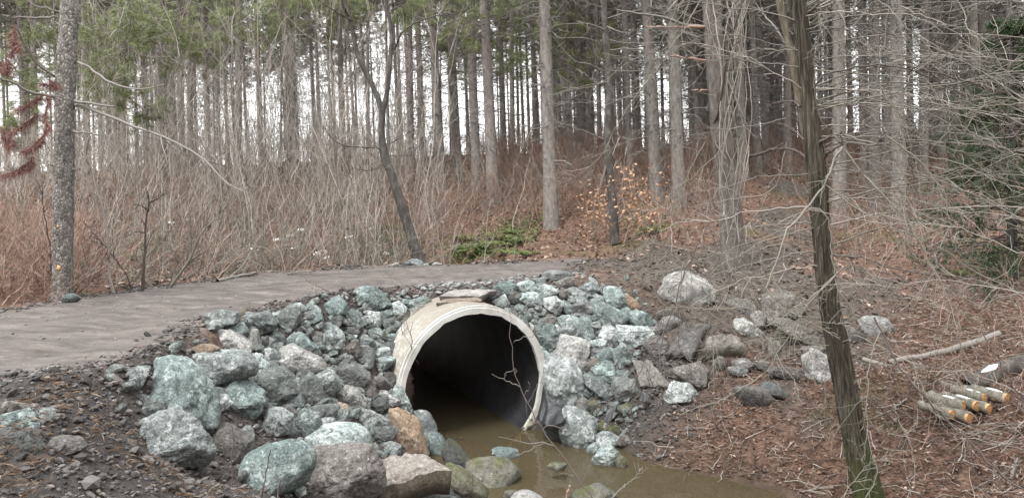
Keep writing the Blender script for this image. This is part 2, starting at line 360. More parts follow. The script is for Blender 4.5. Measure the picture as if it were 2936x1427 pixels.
SOIL = [(-3.3,5.0,1.8),(-2.9,5.9,1.3),(-2.2,6.9,1.3),(-1.3,6.6,1.2),(-4.4,4.4,1.6),(-1.4,8.4,1.9),(1.3,10.4,1.5),(-1.8,9.6,1.5),(-.2,10.9,1.2)]
def zones(x, y):
    P3 = np.stack([x*1.3, y*1.3, np.zeros_like(x)], -1); n = fbm(P3, 4)
    sd = poly_sd(x, y, RP)+n*.16
    road = 1-sstep(-.15, .12, sd); mud = np.clip(blobs(x+n*.5, y+n*.5, MUD), 0, 1)*(1-road); soil = blobs(x+n*.3, y+n*.3, SOIL)*(1-road)*(1-mud)
    return road, mud, soil
# pipe
PC = np.array([-.46, 10.0, .673]); PHI = math.radians(27); PR, PRI, PLEN = 1.04, .928, 4.9
AX = np.array([-math.sin(PHI), math.cos(PHI), 0]); AXR = np.array([math.cos(PHI), math.sin(PHI), 0])
def clump(x, y, s=.55, lo=.25): return np.clip(.5+1.5*vnoise(np.stack([x*s, y*s*.8, x*0+3.3], -1)), lo, 1)
def in_pipe(x, y, z, R=.97):
    dx = x-PC[0]; dy = y-PC[1]; a = dx*AX[0]+dy*AX[1]; l = dx*AXR[0]+dy*AXR[1]
    return (a > .03) & (a < PLEN-.05) & (l*l+(z-PC[2])**2 < R*R)
def ground(x, y):
    x = np.asarray(x, float); y = np.asarray(y, float); z = ground0(x, y)
    road, mud, soil = zones(x, y); far = sstep(10, 40, y)
    P = lambda s: np.stack([x*s, y*s, np.full_like(x, s)], -1)
    base = fbm(P(1.1), 3)*.05*(1-road)*(1-.5*far)+fbm(P(.35), 3)*.25*far
    clod = fbm(P(6), 3, .6)*.022+np.abs(fbm(P(13), 2))*.02
    d = base+clod*(.18*road+1.5*mud+1.4*soil+.8*(1-road-mud-soil))*(1-.6*far)
    # wheel ruts along the road
    sd = -poly_sd(x, y, RP); d = d-road*.03*(np.exp(-((sd-.75)/.22)**2))+road*(fbm(np.stack([x*1.0+y*.6, y*5-x*3.2, x*0], -1), 3, .5)*.003+fbm(P(4.), 4, .6)*.008)
    return z+d
def raycast(px, py, y0=3.0, y1=60., step=.03):
    Y = np.arange(y0, y1, step); X = (px-512)/FPX*Y; Z = CZ-(py-HOR)/FPX*Y
    g = np.maximum(np.asarray(ground0(X, Y)), .04); h = np.where(Z < g)[0]
    return Y[h[0]] if len(h) else None
def axis_vals(a, b, s, g, end):
    v = list(np.arange(a, b, s)); st = s; x = v[-1]
    while x < end: st *= g; x += st; v.append(x)
    return v
xs_r = axis_vals(0, 8, .06, 1.09, 420); xs = np.array([-v for v in xs_r[:0:-1]]+xs_r)
ys = np.array(list(np.arange(-90, -6, 3.))+list(np.arange(-6, 3, .6))+axis_vals(3, 17, .05, 1.035, 600))
GX, GY = np.meshgrid(xs, ys, indexing='xy'); GZ = ground(GX, GY)
V = np.stack([GX, GY, GZ], -1).reshape(-1,3); ny, nx = GX.shape
ii = (np.arange(ny-1)[:,None]*nx+np.arange(nx-1)[None]).ravel(); Fq = np.stack([ii, ii+1, ii+nx+1, ii+nx], 1)
bad = in_pipe(V[:,0], V[:,1], V[:,2]); keep = ~bad[Fq].any(1); Fq = Fq[keep]
gme = mkmesh('ground', V, Fq)
rd, md, so = zones(GX, GY)
wet = 1-sstep(.05, .35, GZ); 
ca = gme.color_attributes.new('zone', 'FLOAT_COLOR', 'POINT')
ca.data.foreach_set('color', np.stack([rd, md, so, wet], -1).astype(np.float32).ravel())
m, t, b = newmat('earth'); at = nd(t, 'ShaderNodeAttribute'); at.attribute_name = 'zone'; sp = nd(t, 'ShaderNodeSeparateColor'); t.links.new(at.outputs['Color'], sp.inputs[0])
tc = nd(t, 'ShaderNodeTexCoord'); o3 = tc.outputs['Object']
n1 = noise_n(t, 1.1, 8, .65, o3); n2 = noise_n(t, 9, 8, .7, o3); n3 = noise_n(t, 45, 5, .7, o3)
mpr = nd(t, 'ShaderNodeMapping'); t.links.new(o3, mpr.inputs[0]); mpr.inputs['Rotation'].default_value = (0,0,math.radians(-52)); mpr.inputs['Scale'].default_value = (1.0,2.6,1)
n4 = noise_n(t, 1.6, 7, .7, mpr.outputs[0], .4)
litter = ramp(t, n2.outputs[0], [(.3, (.04,.025,.02)), (.45, (.10,.06,.045)), (.6, (.18,.11,.078)), (.75, (.27,.19,.145))])
moss = ramp(t, noise_n(t, .55, 5, .7, o3).outputs[0], [(.55, 0.), (.62, 1.)])
lit = mix(t, math_n(t, 'MULTIPLY', moss.outputs[0], .45), litter.outputs[0], (.075,.09,.028))
road = ramp(t, n4.outputs[0], [(.30, (.038,.033,.030)), (.43, (.085,.074,.068)), (.56, (.128,.112,.104)), (.75, (.22,.198,.185))])
road2 = mix(t, math_n(t, 'MULTIPLY', ramp(t, n3.outputs[0], [(.38, 1.), (.55, 0.)]).outputs[0], .5), mix(t, ramp(t, n2.outputs[0], [(.38, .7), (.5, 0.)]).outputs[0], road.outputs[0], (.06,.052,.05)), (.075,.065,.062))
mudc = ramp(t, n2.outputs[0], [(.3, (.032,.027,.024)), (.5, (.078,.066,.057)), (.7, (.15,.128,.112))])
soil = ramp(t, n2.outputs[0], [(.3, (.026,.023,.022)), (.5, (.058,.051,.048)), (.72, (.115,.10,.092))])
c = mix(t, sp.outputs[2], lit, soil.outputs[0]); c = mix(t, sp.outputs[1], c, mudc.outputs[0]); c = mix(t, sp.outputs[0], c, road2)
c = mix(t, math_n(t, 'MULTIPLY', at.outputs['Alpha'], .6), c, (.05,.04,.03))
t.links.new(c, b.inputs['Base Color']); b.inputs['Roughness'].default_value = .92; b.inputs['Specular IOR Level'].default_value = .3
hh = math_n(t, 'ADD', n2.outputs[0], math_n(t, 'MULTIPLY', n3.outputs[0], .5))
bm_ = bump(t, b, hh, .8, .05); t.links.new(math_n(t, 'SUBTRACT', 1.0, math_n(t, 'MULTIPLY', sp.outputs[0], .7)), bm_.inputs['Strength'])
go = obj('ground', gme, m); tag(go, 'muddy dirt road over the culvert, leaf-strewn banks and hillside', None, kind='structure')

# water
wx = np.linspace(-4.5, 6, 120); wy = np.linspace(2.0, 16, 150); A, B = np.meshgrid(wx, wy)
wz = .04+fbm(np.stack([A*1.5, B*2.5, A*0], -1), 3)*.003
Vw = np.stack([A, B, wz], -1).reshape(-1,3); ny, nx = A.shape
ii = (np.arange(ny-1)[:,None]*nx+np.arange(nx-1)[None]).ravel(); Fw = np.stack([ii, ii+1, ii+nx+1, ii+nx], 1)
m, t, b = newmat('murky_water'); b.inputs['Base Color'].default_value = (.085,.058,.032,1); b.inputs['Roughness'].default_value = .06; b.inputs['IOR'].default_value = 1.33
b.inputs['Specular IOR Level'].default_value = .5
tr = nd(t, 'ShaderNodeBsdfTransparent'); tr.inputs[0].default_value = (.52,.46,.29,1); mx = nd(t, 'ShaderNodeMixShader'); 
fr = nd(t, 'ShaderNodeFresnel'); fr.inputs[0].default_value = 1.33; gl = nd(t, 'ShaderNodeBsdfGlossy'); gl.inputs['Roughness'].default_value = .05
df = nd(t, 'ShaderNodeBsdfDiffuse'); df.inputs[0].default_value = (.105,.086,.052,1); mx.inputs[0].default_value = .5
t.links.new(tr.outputs[0], mx.inputs[1]); t.links.new(df.outputs[0], mx.inputs[2])
m2 = nd(t, 'ShaderNodeMixShader'); t.links.new(fr.outputs[0], m2.inputs[0]); t.links.new(mx.outputs[0], m2.inputs[1]); t.links.new(gl.outputs[0], m2.inputs[2])
tc = nd(t, 'ShaderNodeTexCoord'); nw = noise_n(t, 6, 3, .5, tc.outputs['Object']); bp = nd(t, 'ShaderNodeBump'); bp.inputs['Strength'].default_value = .35; bp.inputs['Distance'].default_value = .02
t.links.new(nw.outputs[0], bp.inputs['Height']); t.links.new(bp.outputs[0], gl.inputs['Normal']); t.links.new(bp.outputs[0], fr.inputs['Normal'])
t.links.new(m2.outputs[0], t.nodes['Material Output'].inputs[0]); t.nodes.remove(b)
tag(obj('water', mkmesh('water', Vw, Fw), m), 'shallow murky brown stream running out of the culvert', None, kind='structure')

# ------------------------------------------------------------------ culvert pipe
pr = empty('culvert_pipe', (PC[0], PC[1], PC[2]-PR), 'large white concrete culvert pipe under the dirt road, stream running out of its dark mouth', 'culvert')
def pipe_part(name, prof, mat, n=200, rag=0.):
    # prof: closed list of (axial, radius); every strip has its own vertices, so its edges stay crisp
    th = np.linspace(0, 2*math.pi, n, endpoint=False); c, q = np.cos(th), np.sin(th); V = []; F = []; k = len(prof)
    for i in range(k):
        for (a, r) in (prof[i], prof[(i+1)%k]):
            rr = r+rag*(.010*vnoise(np.stack([c*5, q*5, th*0], -1))+.012*np.maximum(0, vnoise(np.stack([c*13+5, q*13, th*0], -1))))*(r < PR-.08)
            aa = a+rag*.006*vnoise(np.stack([c*9, q*9, th*0+4], -1))*(a < .01)
            V.append(np.outer(c*rr, AXR)+np.outer(q*rr, [0,0,1])+np.outer(aa+0*th, AX))
        o = i*2*n; a = o+np.arange(n); a2 = o+(np.arange(n)+1)%n; F.append(np.stack([a, a2, a2+n, a+n], 1))
    return obj(name, mkmesh(name, np.concatenate(V)+np.array([0,0,PR]), np.concatenate(F)[:, ::-1]), mat, pr)
m, t, b = newmat('weathered_white_pipe'); tc = nd(t, 'ShaderNodeTexCoord'); v = tc.outputs['Object']
n1 = noise_n(t, 2.5, 8, .7, v, .5); n2 = noise_n(t, 18, 8, .75, v, .5); n3 = noise_n(t, 60, 3, .6, v)
c = ramp(t, n1.outputs[0], [(.3, (.33,.31,.27)), (.5, (.50,.49,.455)), (.7, (.62,.62,.59))])
f = ramp(t, math_n(t, 'ADD', math_n(t, 'MULTIPLY', n2.outputs[0], .6), math_n(t, 'MULTIPLY', n1.outputs[0], .4)), [(.50, 1.), (.56, 0.)])
cc = mix(t, math_n(t, 'MULTIPLY', f.outputs[0], .7), c.outputs[0], (.20,.18,.145))
sp = nd(t, 'ShaderNodeSeparateXYZ'); t.links.new(v, sp.inputs[0])
st = ramp(t, math_n(t, 'ADD', sp.outputs[2], math_n(t, 'MULTIPLY', n1.outputs[0], .5)), [(.55, 1.), (1.0, 0.)])
cc = mix(t, math_n(t, 'MULTIPLY', st.outputs[0], .55), cc, (.26,.235,.12))
mt_ = ramp(t, math_n(t, 'ADD', sp.outputs[2], math_n(t, 'MULTIPLY', n1.outputs[0], .7)), [(0., 0.), (1., 1.)]); mr_ = nd(t, 'ShaderNodeMapRange'); mr_.inputs[1].default_value = 1.85; mr_.inputs[2].default_value = 2.3
t.links.new(math_n(t, 'ADD', sp.outputs[2], math_n(t, 'MULTIPLY', n1.outputs[0], .6)), mr_.inputs[0]); cc = mix(t, math_n(t, 'MULTIPLY', mr_.outputs[0], .75), cc, (.17,.15,.125))
t.links.new(cc, b.inputs['Base Color']); b.inputs['Roughness'].default_value = .7; bump(t, b, n2.outputs[0], .5, .012); M_pipe = m
m, t, b = newmat('clean_white_rim'); tc = nd(t, 'ShaderNodeTexCoord'); v = tc.outputs['Object']
n1 = noise_n(t, 3, 8, .7, v, .5); n2 = noise_n(t, 26, 6, .7, v)
c = ramp(t, n1.outputs[0], [(.3, (.33,.325,.30)), (.48, (.49,.49,.47)), (.7, (.62,.625,.61))])
f = ramp(t, n2.outputs[0], [(.33, 1.), (.40, 0.)]); cc = mix(t, math_n(t, 'MULTIPLY', f.outputs[0], .5), c.outputs[0], (.30,.27,.20))
sp = nd(t, 'ShaderNodeSeparateXYZ'); t.links.new(v, sp.inputs[0])
st = ramp(t, math_n(t, 'ADD', sp.outputs[2], math_n(t, 'MULTIPLY', n1.outputs[0], .6)), [(.5, 1.), (.95, 0.)])
cc = mix(t, math_n(t, 'MULTIPLY', st.outputs[0], .6), cc, (.33,.29,.13))
t.links.new(cc, b.inputs['Base Color']); b.inputs['Roughness'].default_value = .6; bump(t, b, n2.outputs[0], .4, .008); M_rim = m
m, t, b = newmat('pipe_inside_with_shade'); tc = nd(t, 'ShaderNodeTexCoord'); n1 = noise_n(t, 2, 7, .7, tc.outputs['Object'], .5)  # inner wall near black: the shade inside the pipe put into the colour
c = ramp(t, n1.outputs[0], [(.3, (.014,.014,.016)), (.7, (.045,.045,.05))]); t.links.new(c.outputs[0], b.inputs['Base Color']); b.inputs['Roughness'].default_value = .7; b.inputs['Specular IOR Level'].default_value = .08; M_inner = m
pipe_part('barrel', [(.045,PR),(.05,PR+.006),(PLEN,PR+.006),(PLEN,PR-.06),(.045,PR-.06)], M_pipe)
pipe_part('rim', [(0,PRI+.008),(-.002,PR-.034),(.008,PR-.030),(.008,PR-.001),(.044,PR-.001),(.044,PR-.07),(.05,PRI+.008)], M_rim, rag=1.)
pipe_part('inner_wall', [(.052,PRI),(PLEN-.01,PRI),(PLEN-.01,PRI+.07),(.052,PRI+.07)], M_inner)

# ------------------------------------------------------------------ rocks
_ico = {}
def ico(sub):
    if sub not in _ico:
        bm = bmesh.new(); bmesh.ops.create_icosphere(bm, subdivisions=sub, radius=1); bm.verts.ensure_lookup_table()
        _ico[sub] = (np.array([v.co[:] for v in bm.verts]), np.array([[v.index for v in f.verts] for f in bm.faces])); bm.free()
    return _ico[sub]
def hull(P):
    P = sorted(map(tuple, P)); 
    def half(Q):
        h = []
        for p in Q:
            while len(h) > 1 and (h[-1][0]-h[-2][0])*(p[1]-h[-2][1])-(h[-1][1]-h[-2][1])*(p[0]-h[-2][0]) <= 0: h.pop()
            h.append(p)
        return h[:-1]
    return np.array(half(P)+half(P[::-1]))
ROUND = dict(b=9, t=10, m=7, s=5)
rock_recs = []
def rock(poly, kind, nick=None, label=None, thick=.95, p=110, dY=0., Y=None, name='rock', rough=1., group='rocks heaped on the road bank', cat='rock', seed=None):
    """poly: pixel outline (P space) of the stone; built as a solid of its own thickness at the ground it rests on"""
    r_ = np.random.default_rng(seed if seed is not None else len(rock_recs)*13+5)
    Q = hull(poly); c = (Q.max(0)+Q.min(0))/2*.5+Q.mean(0)*.5; hgt = np.ptp(Q[:,1]); wid = np.ptp(Q[:,0]); size = math.sqrt(hgt*wid)
    if Y is None:
        y0 = raycast(c[0], Q[:,1].max()-.08*hgt); yc = raycast(c[0], c[1])
        if y0 is None: y0 = 10
        if yc is None: yc = y0+.3
        T = size/FPX*y0*thick; Y = min(y0+.20*T, yc-.14*T)+dY
    T = size/FPX*Y*thick/2
    s = Y/FPX; pts = np.stack([(Q[:,0]-c[0])*s, -(Q[:,1]-c[1])*s], 1)*1.21
    nrm = []
    for i in range(len(pts)):
        a = pts[i]; b_ = pts[(i+1)%len(pts)]; e = b_-a; n = np.array([-e[1], e[0]]); n /= np.linalg.norm(n)+1e-9; h = n@a
        if h < 0: n = -n; h = -h
        h = max(h, .12*size*s)
        nrm.append((np.array([n[0], r_.uniform(-.35,.35), n[1]]), h))
    for k in range(int(r_.integers(4,7))):
        tx, tz = r_.uniform(-.75,.75), r_.uniform(-.55,.95); nrm.append((unit(np.array([tx, -1, tz])), T*r_.uniform(.72,1.12)))
    for k in range(3): nrm.append((unit(np.array([r_.uniform(-.5,.5), 1, r_.uniform(-.5,.5)])), T*r_.uniform(.8,1.1)))
    sub = 5 if size > 46 else (4 if size > 17 else 3)
    D, Fc = ico(sub); D = D*np.array([1,1,1])
    # distribute directions by box shape
    sc = np.array([wid*s/2, T, hgt*s/2]); Dn = unit(D*sc)
    g = np.zeros(len(Dn))
    for n, h in nrm: g += np.maximum(0, (Dn@n)/h)**p
    for q_ in range((8 if size > 24 else 5) if p > 10 else 3):
        n = unit(r_.normal(size=3)); n = -n if n[1] > .2 else n; h = ((Dn*(g**(-1/p))[:,None])@n).max()*r_.uniform(.72,.92); g += np.maximum(0, (Dn@n)/h)**p
    R = g**(-1/p); Vt = Dn*R[:,None]; m_ = size*s
    for ax_, tgt in ((0, (pts[:,0].min(), pts[:,0].max())), (2, (pts[:,1].min(), pts[:,1].max())), (1, (-T, T))):
        lo, hi = Vt[:,ax_].min(), Vt[:,ax_].max(); Vt[:,ax_] = tgt[0]+(Vt[:,ax_]-lo)/(hi-lo)*(tgt[1]-tgt[0])
    off = r_.uniform(0,50,3); q = Vt/m_
    disp = fbm(q*2.0+off, 3, .5)*.016-np.abs(vnoise(q*3.6+off))*.03*(1+(kind in 'dwp'))-np.exp(-(vnoise(q*2.6+off+9)/.06)**2)*.018+fbm(q*9+off, 4, .65)*.015
    Vt = Vt*(1+0*R[:,None])+unit(Vt)*(disp*m_*rough*(1.45 if size > 18 else 1.1))[:,None]
    cx, cz = (c[0]-512)*s, CZ-(c[1]-HOR)*s
    zb = Vt[:,2].min(); Vt[:,2] -= zb
    me = mkmesh(name, Vt, Fc, smooth=(p < 15)); o = obj(name, me, MR[kind]); o.location = (cx, Y, cz+zb)
    rock_recs.append(dict(o=o, c=c, kind=kind, size=size, nick=nick, label=label, asp=wid/max(hgt,1), p=p, group=group, cat=cat))
    return o
def R(reg, s, kind, nick=None, label=None, **k):
    v = list(map(float, s.replace(',', ' ').split())); pts = [reg2P(reg, v[i], v[i+1]) for i in range(0, len(v), 2)]
    return rock(pts, kind, nick, label, **k)
